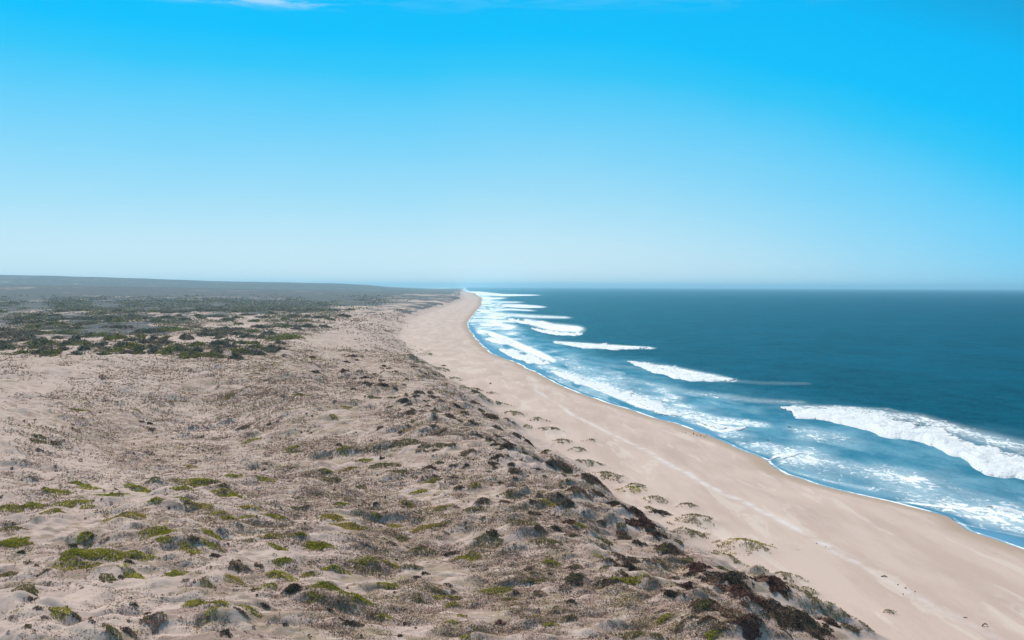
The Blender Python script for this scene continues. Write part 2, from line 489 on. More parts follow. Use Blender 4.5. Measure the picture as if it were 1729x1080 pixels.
# ------------------------------------------------------------------ plants read off the photo: (px, py, width in px, colour)
DARK = [(1305, 990, 68, 'maroon'), (1252, 1010, 74, 'maroon'), (1222, 986, 92, 'blackish'), (1215, 962, 40, 'olive'), (1178, 963, 46, 'maroon'),
        (1166, 950, 36, 'olive'), (1342, 1054, 116, 'blackish'), (1402, 1057, 38, 'maroon'), (1436, 1067, 30, 'brown'), (1195, 1031, 88, 'brown'),
        (1118, 1035, 28, 'grey'), (1138, 1012, 44, 'blackish'), (1106, 956, 44, 'brown'), (1066, 951, 54, 'brown'), (1063, 963, 56, 'blackish'),
        (1030, 953, 34, 'brown'), (1022, 916, 44, 'olive'), (1081, 922, 30, 'blackish'), (1110, 906, 36, 'maroon'), (1086, 892, 60, 'maroon'),
        (1074, 872, 50, 'blackish'), (1036, 855, 46, 'blackish'), (1116, 870, 38, 'blackish'), (1146, 918, 28, 'olive'), (1128, 932, 58, 'brown'),
        (1096, 1012, 34, 'grey'), (1100, 994, 40, 'grey'), (1148, 1063, 36, 'grey'), (1262, 1070, 52, 'maroon'), (1326, 1071, 36, 'blackish'),
        (1256, 1043, 56, 'grey'), (1195, 1051, 36, 'maroon'), (970, 979, 40, 'blackish'), (973, 960, 34, 'brown'), (1002, 815, 70, 'brown'),
        (978, 831, 56, 'brown'), (967, 908, 32, 'brown'), (925, 764, 40, 'grey'), (856, 761, 34, 'blackish'), (838, 753, 28, 'blackish'),
        (886, 764, 28, 'olive'), (715, 754, 36, 'grey'), (733, 761, 18, 'brown'), (783, 770, 15, 'brown'), (762, 788, 15, 'blackish'),
        (864, 786, 17, 'blackish'), (908, 796, 15, 'blackish'), (929, 785, 22, 'blackish'), (736, 806, 15, 'brown'), (765, 807, 14, 'brown'),
        (844, 816, 14, 'blackish'), (857, 837, 20, 'olive'), (908, 837, 18, 'brown'), (815, 848, 30, 'brown'), (852, 848, 20, 'maroon'),
        (956, 860, 42, 'brown'), (986, 855, 18, 'grey'), (639, 878, 18, 'grey'), (616, 854, 20, 'grey'), (835, 905, 26, 'blackish'),
        (912, 896, 26, 'brown'), (939, 894, 26, 'blackish'), (611, 918, 26, 'grey'), (661, 919, 16, 'brown'), (711, 924, 22, 'grey'),
        (817, 964, 20, 'grey'), (894, 962, 20, 'brown'), (929, 971, 12, 'maroon'), (912, 1004, 30, 'brown'), (897, 1012, 22, 'grey'),
        (970, 987, 46, 'brown'), (590, 1056, 42, 'blackish'), (684, 1056, 12, 'maroon'), (674, 1075, 14, 'maroon'), (503, 999, 18, 'blackish'),
        (721, 993, 16, 'grey'), (963, 1018, 24, 'brown'), (845, 1053, 24, 'maroon'), (148, 907, 24, 'blackish'), (124, 922, 16, 'blackish'),
        (171, 917, 18, 'grey'), (37, 936, 15, 'blackish'), (50, 952, 13, 'brown'), (64, 957, 13, 'grey'), (74, 968, 20, 'brown'),
        (218, 951, 17, 'blackish'), (204, 978, 18, 'brown'), (362, 939, 24, 'blackish'), (404, 961, 44, 'brown'), (436, 957, 20, 'brown'),
        (493, 997, 38, 'blackish'), (434, 1008, 8, 'maroon'), (448, 1029, 14, 'maroon'), (230, 1024, 18, 'blackish'), (248, 1038, 13, 'brown'),
        (315, 983, 17, 'grey'), (55, 1014, 17, 'brown'), (64, 1028, 18, 'brown'), (80, 1046, 22, 'grey'), (127, 1041, 16, 'brown'),
        (156, 1051, 16, 'blackish'), (46, 1060, 16, 'brown'), (255, 1058, 52, 'grey'), (215, 1075, 28, 'brown'), (379, 1071, 26, 'blackish'),
        (480, 1063, 16, 'blackish'), (240, 714, 12, 'blackish'), (253, 717, 10, 'blackish'), (325, 721, 16, 'grey'), (135, 730, 12, 'grey'),
        (66, 762, 12, 'grey'), (56, 810, 20, 'grey'), (455, 717, 10, 'blackish'), (410, 724, 26, 'brown'), (560, 775, 14, 'grey'),
        (690, 700, 26, 'brown'), (735, 695, 22, 'brown'), (775, 690, 26, 'blackish'), (800, 680, 20, 'brown'), (760, 705, 26, 'brown'),
        (800, 716, 26, 'brown'), (830, 706, 26, 'maroon'), (840, 724, 30, 'brown'), (870, 735, 30, 'blackish'), (785, 697, 16, 'brown'),
        (668, 660, 16, 'blackish'), (700, 670, 18, 'blackish'), (722, 678, 16, 'blackish'), (735, 634, 22, 'grey'), (715, 637, 20, 'grey'),
        (893, 748, 24, 'maroon'), (805, 737, 20, 'brown'), (745, 730, 22, 'brown'), (720, 735, 24, 'grey'), (860, 712, 22, 'grey'),
        (950, 790, 44, 'brown'), (905, 775, 20, 'brown'), (1010, 838, 36, 'brown'), (1058, 868, 30, 'maroon'), (1050, 908, 28, 'brown')]
GREEN = [(238, 825, 50, 'green'), (340, 811, 56, 'lime'), (309, 826, 32, 'green'), (443, 811, 34, 'green'), (423, 744, 24, 'green'), (493, 755, 22, 'lime'),
         (218, 868, 46, 'ochre'), (134, 818, 28, 'green'), (152, 824, 30, 'lime'), (190, 836, 34, 'green'), (94, 831, 36, 'green'), (13, 858, 32, 'green'),
         (57, 855, 30, 'green'), (111, 852, 34, 'green'), (138, 848, 26, 'lime'), (91, 862, 28, 'ochre'), (386, 836, 50, 'green'), (314, 846, 28, 'green'),
         (262, 849, 22, 'green'), (340, 859, 28, 'ochre'), (367, 867, 20, 'lime'), (463, 875, 30, 'green'), (17, 919, 54, 'green'), (268, 901, 50, 'green'),
         (275, 914, 26, 'green'), (359, 905, 38, 'green'), (460, 907, 34, 'ochre'), (503, 905, 26, 'lime'), (470, 927, 34, 'green'), (537, 926, 40, 'green'),
         (357, 928, 34, 'green'), (319, 932, 36, 'lime'), (125, 937, 44, 'green'), (160, 939, 50, 'lime'), (192, 938, 40, 'green'), (231, 939, 40, 'green'), (148, 956, 34, 'green'), (111, 951, 34, 'lime'),
         (295, 973, 38, 'green'), (396, 979, 28, 'ochre'), (470, 970, 46, 'lime'), (456, 989, 24, 'green'), (429, 998, 16, 'olive'), (349, 988, 26, 'olive'),
         (335, 1019, 44, 'lime'), (356, 1034, 20, 'lime'), (370, 1020, 26, 'lime'), (476, 949, 32, 'green'), (553, 989, 30, 'green'), (530, 1011, 22, 'lime'),
         (563, 875, 46, 'ochre'), (566, 962, 40, 'green'), (614, 951, 36, 'green'), (788, 944, 36, 'green'), (590, 890, 52, 'ochre'), (720, 890, 50, 'ochre'),
         (668, 890, 28, 'lime'), (533, 924, 38, 'green'), (507, 905, 18, 'green'), (741, 1009, 20, 'lime'), (765, 1009, 22, 'lime'), (657, 993, 30, 'green'),
         (600, 1007, 46, 'green'), (550, 993, 40, 'green'), (647, 785, 42, 'olive'), (580, 762, 22, 'green'), (614, 777, 22, 'green'), (590, 792, 24, 'ochre'),
         (550, 796, 24, 'green'), (822, 919, 42, 'olive'), (922, 915, 40, 'olive'), (708, 831, 30, 'lime'), (800, 828, 22, 'ochre'), (748, 858, 28, 'ochre'),
         (880, 882, 46, 'olive'), (980, 889, 24, 'lime'), (763, 1051, 20, 'lime'), (688, 855, 24, 'ochre'), (647, 1043, 28, 'green'), (1061, 985, 52, 'green'),
         (1066, 1075, 42, 'olive'), (688, 747, 42, 'olive'), (748, 754, 24, 'olive'), (785, 1078, 20, 'green'), (672, 797, 30, 'olive'), (632, 672, 22, 'olive'),
         (665, 672, 20, 'olive'), (740, 1000, 22, 'olive'), (1120, 1048, 24, 'green'), (960, 1046, 24, 'olive'), (860, 1012, 24, 'olive'), (700, 960, 26, 'olive')]
BUSH = [(92, 547, 30, 'bushgreen'), (57, 552, 22, 'bushgreen'), (111, 563, 26, 'bushgreen'), (127, 580, 32, 'bushgreen'), (70, 577, 40, 'bushgreen'), (44, 595, 30, 'bushgreen'),
        (10, 587, 30, 'bushgreen'), (168, 582, 24, 'bushdark'), (195, 570, 40, 'bushgreen'), (215, 584, 50, 'bushgreen'), (195, 592, 28, 'bushgreen'), (164, 565, 40, 'bushgreen'),
        (285, 592, 34, 'bushgreen'), (322, 599, 38, 'bushgreen'), (362, 600, 34, 'bushgreen'), (399, 603, 30, 'bushdark'), (406, 594, 32, 'bushgreen'), (332, 582, 28, 'bushgreen'),
        (369, 578, 30, 'bushdark'), (429, 579, 24, 'bushgreen'), (463, 587, 36, 'bushdark'), (406, 578, 20, 'bushgreen'), (517, 550, 32, 'bushdark'), (480, 567, 60, 'bushgreen'),
        (480, 550, 30, 'bushgreen'), (419, 568, 30, 'bushdark'), (453, 563, 26, 'bushdark'), (285, 555, 58, 'bushgreen'), (248, 558, 50, 'bushdark'), (201, 552, 40, 'bushbrown'),
        (161, 538, 34, 'bushdark'), (134, 537, 34, 'bushbrown'), (379, 555, 36, 'bushbrown'), (275, 578, 26, 'bushbrown'), (107, 590, 20, 'bushbrown'), (77, 589, 20, 'bushbrown'),
        (33, 562, 46, 'bushdark'), (10, 556, 30, 'bushbrown'), (143, 588, 22, 'bushdark'), (248, 578, 30, 'bushbrown'), (235, 589, 24, 'bushgreen'), (257, 594, 16, 'bushbrown'),
        (300, 585, 24, 'bushdark'), (345, 565, 30, 'bushdark'), (315, 568, 30, 'bushbrown'), (500, 555, 20, 'bushbrown'), (440, 552, 30, 'bushdark'), (540, 535, 30, 'bushdark')]
GRASS = [(975, 760, 36, 'sage'), (993, 784, 56, 'sage'), (1024, 804, 52, 'sage'), (1066, 829, 44, 'lime'), (1073, 822, 36, 'sage'), (1107, 845, 46, 'straw'),
         (1161, 855, 36, 'straw'), (1175, 879, 76, 'straw'), (1161, 902, 70, 'straw'), (1255, 922, 82, 'ochre'), (1205, 936, 34, 'brown'), (1232, 944, 46, 'lime'), (1282, 969, 62, 'straw'),
         (1326, 976, 56, 'straw'), (1359, 999, 42, 'straw'), (1362, 1016, 62, 'olive'), (1369, 1030, 44, 'olive'), (1413, 1036, 46, 'straw'), (1456, 1063, 50, 'straw'),
         (695, 605, 30, 'sage'), (721, 599, 30, 'sage'), (715, 615, 34, 'sage'), (748, 625, 30, 'straw'), (742, 635, 30, 'sage'), (782, 656, 30, 'sage'), (802, 659, 30, 'straw'),
         (815, 672, 34, 'sage'), (842, 683, 36, 'sage'), (866, 699, 40, 'sage'), (906, 709, 36, 'straw'), (930, 726, 40, 'sage'), (950, 746, 36, 'straw'), (1502, 1036, 20, 'straw'),
         (1000, 745, 26, 'sage'), (890, 722, 34, 'sage'), (830, 664, 22, 'straw'), (770, 640, 26, 'sage'), (1098, 862, 40, 'straw'), (1044, 812, 30, 'straw')]


def auto_more(lst, n, region, wr, cols, mind, dens=None):
    tries = 0; c = 0
    while c < n and tries < n * 60:
        tries += 1
        px, py = region()
        if dens is not None and random.random() > dens(px, py):
            continue
        w = random.uniform(*wr) * (0.35 + 0.65 * (py - 480) / 420)
        if any(abs(px - a) < mind * (w + ww) * 0.5 and abs(py - b) < mind * (w + ww) * 0.17 for a, b, ww, _ in lst):
            continue
        lst.append((px, py, w, random.choice(cols))); c += 1


def ridge_x(py):                 # where the crest of the foredune runs in the photo
    return np.interp(py, [600, 650, 700, 760, 830, 900, 960, 1010, 1080], [665, 705, 770, 880, 985, 1075, 1150, 1230, 1330])


def reg_ridge():
    py = random.uniform(600, 1080)
    return float(ridge_x(py)) + random.gauss(-8, 40) - abs(random.gauss(0, 60)), py


def reg_dune():
    py = 620 + 460 * random.random() ** 0.8
    return random.uniform(0, float(ridge_x(py)) - 30), py


auto_more(DARK, 95, reg_ridge, (16, 42), ['brown', 'brown', 'grey', 'maroon', 'blackish', 'olive'], 0.8)
auto_more(DARK, 45, reg_dune, (10, 26), ['brown', 'grey', 'grey', 'blackish'], 1.0, lambda px, py: 0.25 + 0.75 * px / 900)
auto_more(GREEN, 55, reg_dune, (14, 36), ['green', 'lime', 'ochre', 'olive', 'olive'], 1.0, lambda px, py: (0.15 if py < 800 and px < 480 else 1.0))


def reg_belt():
    py = 522 + 76 * random.random()
    lim = np.interp(py, [520, 550, 575, 600], [600, 560, 500, 430])
    return random.uniform(0, lim), py


auto_more(BUSH, 105, reg_belt, (34, 62), ['bushdark', 'bushdark', 'bushgreen', 'bushbrown', 'bushbrown'], 0.72,
          lambda px, py: 0.35 + 0.65 * (vnoise(np.array([px / 60.0]), np.array([py / 14.0]), 91)[0] > -0.08))

things = []                       # (kind, px, py, width px, colour, x, y)


def place(lst, kind):
    for (px, py, w, c) in lst:
        h = hit(px, py + w * 0.05)
        if h is None: continue
        things.append([kind, px, py, w, c, h[0], h[1], math.hypot(*h)])


place(DARK, 'dark_shrub'); place(GREEN, 'cushion_plant'); place(BUSH, 'bush'); place(GRASS, 'dune_grass')

spec = []
for tnum, (kind, px, py, w, c, x, y, d) in enumerate(things):
    W = w * d / F
    an = random.uniform(-0.5, 0.5)
    if kind == 'dark_shrub':
        rx, ry = W * 0.49, W * 0.46 * random.uniform(0.5, 0.85)
        an = random.uniform(-0.6, 0.25)
        if w > 24:
            bumps.append((x, y, rx * 1.05, ry * 1.05, an, min(0.14 * W, 0.95) * (1.15 if c in ('maroon', 'blackish', 'brown') else 0.8)))
        else:
            bumps.append((x, y, rx, ry, an, 0.13 * W))
    elif kind == 'cushion_plant':
        rx, ry = W * 0.62, W * 0.5 * random.uniform(0.45, 0.8)
        an = random.uniform(-0.7, 0.4)
        bumps.append((x, y, rx, ry, an, min(0.07 * W, 0.5)))
    elif kind == 'bush':
        rx, ry = W * 0.5, W * 0.5 * random.uniform(0.8, 1.3)
    else:
        rx, ry = W * 0.5, W * 0.5 * random.uniform(0.7, 1.1)
        bumps.append((x, y, rx * 0.95, ry * 0.95, an, 0.15 * W))
    spec.append((rx, ry, an))

# bare hummocks, sand only
for _ in range(260):
    px, py = (reg_ridge if random.random() < 0.6 else reg_dune)()
    h = hit(px, py)
    if h is None: continue
    d = math.hypot(*h); W = random.uniform(14, 50) * d / F * (0.4 + 0.6 * (py - 480) / 500)
    bumps.append((h[0], h[1], W * 0.5, W * 0.4, random.uniform(-0.6, 0.6), W * random.uniform(0.08, 0.18)))

# ------------------------------------------------------------------ ground: one height field, cut into beach, dunes and hills
rows = 0.0 + np.concatenate([np.linspace(1, 55, 14), 1.0 / np.linspace(1 / 58.0, 1 / 900.0, 900), np.geomspace(905, 14000, 260)])
azf = np.linspace(-37, 34, 1150)
azc = np.concatenate([np.linspace(-180, -37.5, 72), azf, np.linspace(34.5, 180, 74)])
RR, AZ = np.meshgrid(rows, np.radians(azc), indexing='ij')
GX = RR * np.sin(AZ); GY = RR * np.cos(AZ)
GZ = H(GX, GY)
nr, nc = GX.shape
# normals
du = np.stack([np.gradient(GX, axis=0), np.gradient(GY, axis=0), np.gradient(GZ, axis=0)], -1)
dv = np.stack([np.gradient(GX, axis=1), np.gradient(GY, axis=1), np.gradient(GZ, axis=1)], -1)
NN = np.cross(dv, du); NN /= np.maximum(np.linalg.norm(NN, axis=-1, keepdims=True), 1e-9)
NN *= np.sign(NN[..., 2:3] + 1e-9)

gs = Sx(GY); ge = Tx(GY)
gu = ge - GX; gb = gs - GX
gd = RR
edge_n = 4 * fbm(GX / 7, GY / 7, 3, 61)
beachm = sstep(3.0, -1.0, gu + edge_n * 0.6)
wet_w = 2.2 + 2.0 * (vnoise(GX * 0 + 1, GY / 22, 63) + 0.5) + gd * 0.003
wet = sstep(wet_w * 1.5, wet_w * 0.3, gb) * 0.9
berm_px = [(905, 655), (970, 702), (1100, 766), (1200, 822), (1280, 860), (1330, 888), (1400, 926), (1500, 984), (1640, 1058), (1720, 1100)]
bp = [at_z(a, b, 2.0) for a, b in berm_px]
by_ = np.array([0.0, 60.0] + [p[1] for p in bp[::-1]]); bx_ = np.array([88, 75] + [p[0] for p in bp[::-1]])
bline = np.interp(GY, by_, bx_)
bw = 0.85 + 0.4 * vnoise(GY / 9, GX * 0, 65)
off = GX - bline - 0.7 * vnoise(GY / 6, GX * 0, 66)
berm = np.exp(-(off / bw) ** 2) * (0.35 + 0.65 * sstep(-0.32, -0.1, vnoise(GY / 13.0, GX * 0 + 3, 67))) * sstep(420, 300, GY) * beachm
# litter cover by zone
lit = 0.62 + 0.9 * fbm(GX / 25, GY / 25, 3, 71)
lit = lit + 0.45 * np.exp(-((gu - 35) / 45) ** 2) - 0.25 * sstep(-30, -70, GX) * sstep(130, 90, GY)
lit = np.clip(lit, 0.34, 1.0) * (1 - beachm) * sstep(-1, 6, gu) * sstep(700, 350, gd)
lit = np.maximum(lit, 0.85 * sstep(-2, 20, gu) * sstep(300, 600, gd) * (0.75 + fbm(GX / 80, GY / 80, 3, 72)))
ppx, ppy, _ = to_px(GX, GY, GZ)
scrub = sstep(395, 520, GY + 0.12 * GX + 60 * fbm(GX / 120, GY / 90, 3, 81)) * sstep(70, 170, gu - 0.035 * np.minimum(gd, 2500)) * (0.42 + 0.42 * sstep(550, 1500, gd))
scrub = np.where(GY > 300, scrub, 0)
scrub = np.clip(scrub + 0.5 * fbm(GX / 260, GY / 200, 3, 82) * (scrub > 0.02), 0, 1)
scrub = np.maximum(scrub, 0.72 * sstep(2200, 3800, gd) * sstep(4, 60, gu))
scrub = np.maximum(scrub, 0.82 * sstep(650, 1200, gd) * sstep(2, 22, gu) * (0.85 + 0.8 * fbm(GX / 90, GY / 140, 3, 83)))
idx = np.arange(nr * nc).reshape(nr, nc)
fq = np.stack([idx[:-1, :-1], idx[1:, :-1], idx[1:, 1:], idx[:-1, 1:]], -1).reshape(-1, 4)[:, ::-1]
fz = GZ.reshape(-1)[fq].max(1); fu = gu.reshape(-1)[fq].mean(1); fd = gd.reshape(-1)[fq].mean(1)
keep = (fz > -1.2)
MASK = np.stack([beachm, wet, berm, np.zeros_like(wet)], -1).reshape(-1, 4)
VALL = np.stack([GX, GY, GZ], -1).reshape(-1, 3); NALL = NN.reshape(-1, 3)


def ground_piece(name, sel):
    f = fq[sel & keep]
    used = np.unique(f); remap = np.zeros(nr * nc, np.int32); remap[used] = np.arange(len(used))
    o = mesh_obj(name, VALL[used], remap[f], m_sand, cols={'mask': MASK[used]},
                 attrs={'litter': lit.reshape(-1)[used], 'scrub': scrub.reshape(-1)[used]}, normals=NALL[used])
    return tag(o, kind='structure')


ground_piece('beach', fu < 0)
ground_piece('dunes', (fu >= 0) & (fd < 3400))
ground_piece('hills', (fu >= 0) & (fd >= 3400))

# ------------------------------------------------------------------ sea
ys = np.concatenate([[-20000, -6000, -2000, -700, -200, 0, 40], 1.0 / np.linspace(1 / 75.0, 1 / 2500.0, 900), np.geomspace(2520, 39000, 160)])
tcol = np.concatenate([np.linspace(-7, 120, 330), 120 + np.geomspace(0.5, 39000, 90)])
YY, TT = np.meshgrid(ys, tcol, indexing='ij')
S0 = Sx(YY)
XX = S0 + TT * np.where(TT < 121, np.clip(1 + (YY - 500) / 2500, 1, 6), 1) + np.where(TT >= 121, 121 * (np.clip(1 + (YY - 500) / 2500, 1, 6) - 1), 0)
TW = XX - S0
swell = 0.45 * sstep(25, 120, TW) * (vnoise(XX / 38 + 0.25 * YY / 60, YY / 170, 101)) + 0.22 * fbm(XX / 9, YY / 16, 3, 102) * sstep(8, 60, TW)
ZZ = swell * sstep(1800, 700, np.hypot(XX, YY))
qx, qy, front = to_px(XX, YY, 0 * XX)


def pxband(pts, st, soft=1.0):
    """foam along a line of photo points (px, row, half thickness in rows), as a mask over the sea's own vertices"""
    a = np.array(pts, float)
    c = np.interp(qx, a[:, 0], a[:, 1]); th = np.interp(qx, a[:, 0], a[:, 2])
    fade = sstep(a[0, 0] - 4, a[0, 0] + 10, qx) * sstep(a[-1, 0] + 25, a[-1, 0] - 10, qx)
    return st * np.exp(-np.abs((qy - c) / np.maximum(th, 0.4)) ** 2.0 * soft) * fade * front


fo = np.zeros_like(XX)
bands = [
    # tails and spreads behind the breakers
    ([(1330, 686, 6), (1440, 690, 8), (1560, 708, 13), (1640, 733, 17), (1729, 756, 20), (1800, 775, 20), (2040, 850, 22)], 0.66),
    ([(1350, 686, 4), (1500, 690, 4), (1580, 712, 6)], 0.5),
    ([(1060, 611, 3), (1130, 622, 7), (1215, 638, 7), (1240, 642, 4)], 0.8),
    ([(1200, 640, 6), (1280, 646, 6), (1370, 648, 5)], 0.40),
    ([(930, 577, 3), (1000, 583, 5), (1100, 587, 3)], 0.9),
    ([(880, 540, 5), (930, 552, 9), (980, 556, 8)], 1.0),
    ([(840, 530, 5), (900, 534, 5), (960, 536, 3)], 0.75),
    ([(820, 560, 6), (850, 572, 8), (905, 596, 9), (935, 608, 6)], 1.05),
    ([(805, 548, 4), (840, 548, 6), (870, 552, 6)], 0.85),
    ([(845, 515, 2.5), (880, 516, 3.5), (915, 518, 2.5)], 1.0),
    ([(820, 524, 3), (860, 522, 3), (900, 524, 2)], 0.8),
    ([(815, 508, 3), (850, 510, 3), (880, 510, 2)], 0.75),
    ([(775, 493, 2.2), (810, 495, 4.0), (850, 498, 2.5), (905, 498, 1)], 1.1),
    ([(790, 502, 3.0), (820, 504, 3.5), (850, 503, 2)], 0.9),
    ([(835, 540, 3), (870, 543, 4)], 0.8),
    ([(900, 616, 6), (940, 622, 7), (1000, 642, 10), (1080, 672, 14), (1150, 694, 12), (1220, 708, 9), (1300, 718, 8)], 0.68),
    ([(930, 627, 4), (1000, 652, 5), (1080, 684, 6), (1140, 700, 5)], 1.0),
    ([(1140, 700, 8), (1210, 712, 8), (1290, 718, 6)], 0.75),
    ([(1170, 712, 4), (1215, 728, 5), (1250, 722, 5)], 0.9),
    ([(940, 600, 5), (1000, 612, 6), (1100, 625, 4)], 0.42),
    ([(960, 612, 8), (1060, 640, 10), (1160, 662, 10), (1280, 676, 8), (1360, 680, 6)], 0.52),
    ([(1290, 776, 6), (1350, 776, 10), (1450, 790, 12), (1560, 812, 14), (1660, 838, 14), (1729, 858, 16)], 0.50),
    ([(1300, 772, 4), (1330, 766, 3), (1365, 765, 2)], 0.95),
    ([(1300, 780, 5), (1340, 796, 6), (1400, 812, 6), (1480, 828, 7)], 0.58),
    ([(1240, 745, 10), (1300, 752, 12), (1420, 760, 12)], 0.40),
    ([(1460, 800, 8), (1560, 830, 10), (1640, 850, 8)], 0.52),
    ([(1510, 846, 2.5), (1600, 856, 2.5), (1660, 862, 2.5), (1700, 868, 2)], 0.95),
    ([(1660, 858, 5), (1690, 868, 8), (1729, 882, 8)], 0.8),
    ([(1720, 892, 6), (1760, 905, 8)], 0.7),
    ([(1480, 846, 1.6), (1560, 868, 1.6), (1640, 888, 1.6), (1729, 906, 2)], 0.8),
]
for pts, st in bands:
    fo = np.maximum(fo, pxband(pts, st))
D0 = np.hypot(XX, YY)
surfw = 55 + 18 * vnoise(YY / 90, YY * 0, 111)
insurf = sstep(surfw * 1.25, surfw * 0.55, TW) * sstep(0.0, 3, TW)
lace = 0.52 * insurf * (0.75 + 1.1 * fbm(XX / 14, YY / 26, 3, 112)) + 0.30 * insurf * sstep(500, 900, D0)
lines = insurf * 0.55 * sstep(0.12, 0.3, fbm(XX / 11, YY / 60, 3, 113))
fo = np.maximum(fo, lace); fo = np.maximum(fo, lines)
edge = np.exp(-((TW - 0.55) / (0.5 + D0 * 0.0006)) ** 2) * (0.75 + 0.7 * vnoise(YY / 7, YY * 0, 114))
fo = np.maximum(fo, edge)
offs = 0.42 * sstep(0.33, 0.46, vnoise(XX / 5.0, YY / 9.0, 115)) * sstep(70, 130, TW) * sstep(900, 300, D0) * (vnoise(XX / 60, YY / 80, 116) > 0.1)
fo = np.maximum(fo, offs)
shal = sstep(95, 30, TW + 18 * fbm(XX / 30, YY / 60, 2, 117)) * (1 - 0.0 * TW)
calm = np.zeros_like(XX)
for pts, st in [([(1640, 896, 6), (1680, 905, 9), (1729, 921, 10), (1800, 940, 12)], 1.0),
                ([(1105, 705, 4), (1150, 716, 6), (1190, 729, 6), (1203, 733, 4)], 1.0),
                ([(785, 548, 7), (800, 560, 7), (820, 585, 6), (880, 612, 3), (925, 632, 2)], 0.8),
                ([(1310, 795, 3), (1400, 818, 3), (1500, 842, 4), (1600, 866, 5), (1640, 880, 5)], 0.3)]:
    calm = np.maximum(calm, pxband(pts, st, 0.7))
calm = np.maximum(calm, 0.30 * sstep(3.0, 0.5, TW))
fo = fo * (1 - 0.75 * calm * (edge < 0.4))
nr2, nc2 = XX.shape
idx = np.arange(nr2 * nc2).reshape(nr2, nc2)
fs = np.stack([idx[:-1, :-1], idx[:-1, 1:], idx[1:, 1:], idx[1:, :-1]], -1).reshape(-1, 4)
sea = mesh_obj('sea', np.stack([XX, YY, ZZ], -1).reshape(-1, 3), fs, m_sea,
               attrs={'foam': fo.reshape(-1), 'shallow': shal.reshape(-1), 'calm': calm.reshape(-1)})
tag(sea, kind='structure')

# ------------------------------------------------------------------ breaking waves: raised ragged rolls of foam
def breaker(lower, upper, hgt, label):
    lo = np.array(lower, float); up = np.array(upper, float)
    n, m = 420, 44
    back = 1.35 if hgt > 1.45 else 1.15
    s = np.linspace(0, 1, n)
    def samp(a):
        seg = np.concatenate([[0], np.cumsum(np.hypot(*(np.diff(a, axis=0).T * np.array([[1], [3]])))) ]); seg /= seg[-1]
        return np.interp(s, seg, a[:, 0]), np.interp(s, seg, a[:, 1])
    lx, ly = samp(lo); ux, uy = samp(up)
    A = np.array([at_z(a, b, 0.0) for a, b in zip(lx, ly)]); B = np.array([at_z(a, b, 0.0) for a, b in zip(ux, uy)])
    D = B - A; L = np.hypot(D[:, 0], D[:, 1])
    v = np.linspace(0, 1, m)
    ln = np.concatenate([[0], np.cumsum(np.hypot(*np.diff(A, axis=0).T))])
    rag0 = (-(14 * np.abs(vnoise(ln / 9.0, ln * 0 + hgt, 121)) + 2.5 * np.abs(vnoise(ln / 3.4, ln * 0 + hgt, 120)) + 5 * vnoise(ln / 24, ln * 0, 122) - 3.0) / np.maximum(L, 5.0) * np.clip(L / 6.0, 0.2, 1) * 1.6)[:, None]
    rag1 = (back + 0.6 * fbm(ln / 9.0, ln * 0 + 4, 4, 123))[:, None]
    vv = rag0 + (rag1 - rag0) * v[None, :]
    X = A[:, :1] + D[:, :1] * vv; Y = A[:, 1:] + D[:, 1:] * vv
    endt = (sstep(0, 0.10, s) * sstep(1.0, 0.90, s))[:, None]
    prof = sstep(-0.03, 0.16, v) * (0.12 + 0.88 * np.exp(-((v - 0.12) / 0.25) ** 2 * (v > 0.12))) * sstep(1.0, 0.75, v)
    Z = 0.75 * hgt * prof[None, :] * (0.35 + 0.65 * endt) * (0.8 + 0.8 * fbm(X / 7, Y / 12, 3, 124)) + 0.45 * fbm(X / 1.8, Y / 2.8, 3, 125) * min(1, hgt) * sstep(0, 0.15, v)[None, :] + 0.10
    Z[:, 0] = -0.35; Z[:, -1] = -0.35; Z[0] = -0.35; Z[-1] = -0.35
    thin = (sstep(0.25, 1.0, v) ** 0.8)[None, :] * 0.95 + 0.42 * sstep(0.09, 0.01, v)[None, :] + 0.3 * (1 - endt) + 0.42 * fbm(X / 16, Y / 24, 4, 126)
    x0, y0 = X.mean(), Y.mean()
    i = np.arange(n * m).reshape(n, m)
    fq_ = np.stack([i[:-1, :-1], i[1:, :-1], i[1:, 1:], i[:-1, 1:]], -1).reshape(-1, 4)[:, ::-1]
    VV = np.stack([X - x0, Y - y0, Z], -1)
    if hgt >= 1.3:               # the big ones show a solid crest and a torn trail of foam behind it
        o = bpy.data.objects.new('breaking_wave', None); COL.objects.link(o); o.location = (x0, y0, 0)
        c_ = int(m * 0.42)
        for nm, sl_ in (('foam_crest', slice(0, c_ + 1)), ('foam_trail', slice(c_, m))):
            mm = VV[:, sl_].shape[1]
            i = np.arange(n * mm).reshape(n, mm)
            f2_ = np.stack([i[:-1, :-1], i[1:, :-1], i[1:, 1:], i[:-1, 1:]], -1).reshape(-1, 4)[:, ::-1]
            mesh_obj(nm, VV[:, sl_].reshape(-1, 3), f2_, m_foam, attrs={'thin': thin[:, sl_].reshape(-1)}, parent=o)
    else:
        o = mesh_obj('breaking_wave', VV.reshape(-1, 3), fq_, m_foam, (x0, y0, 0), attrs={'thin': thin.reshape(-1)})
    tag(o, label, 'wave', 'white breakers rolling towards the beach')


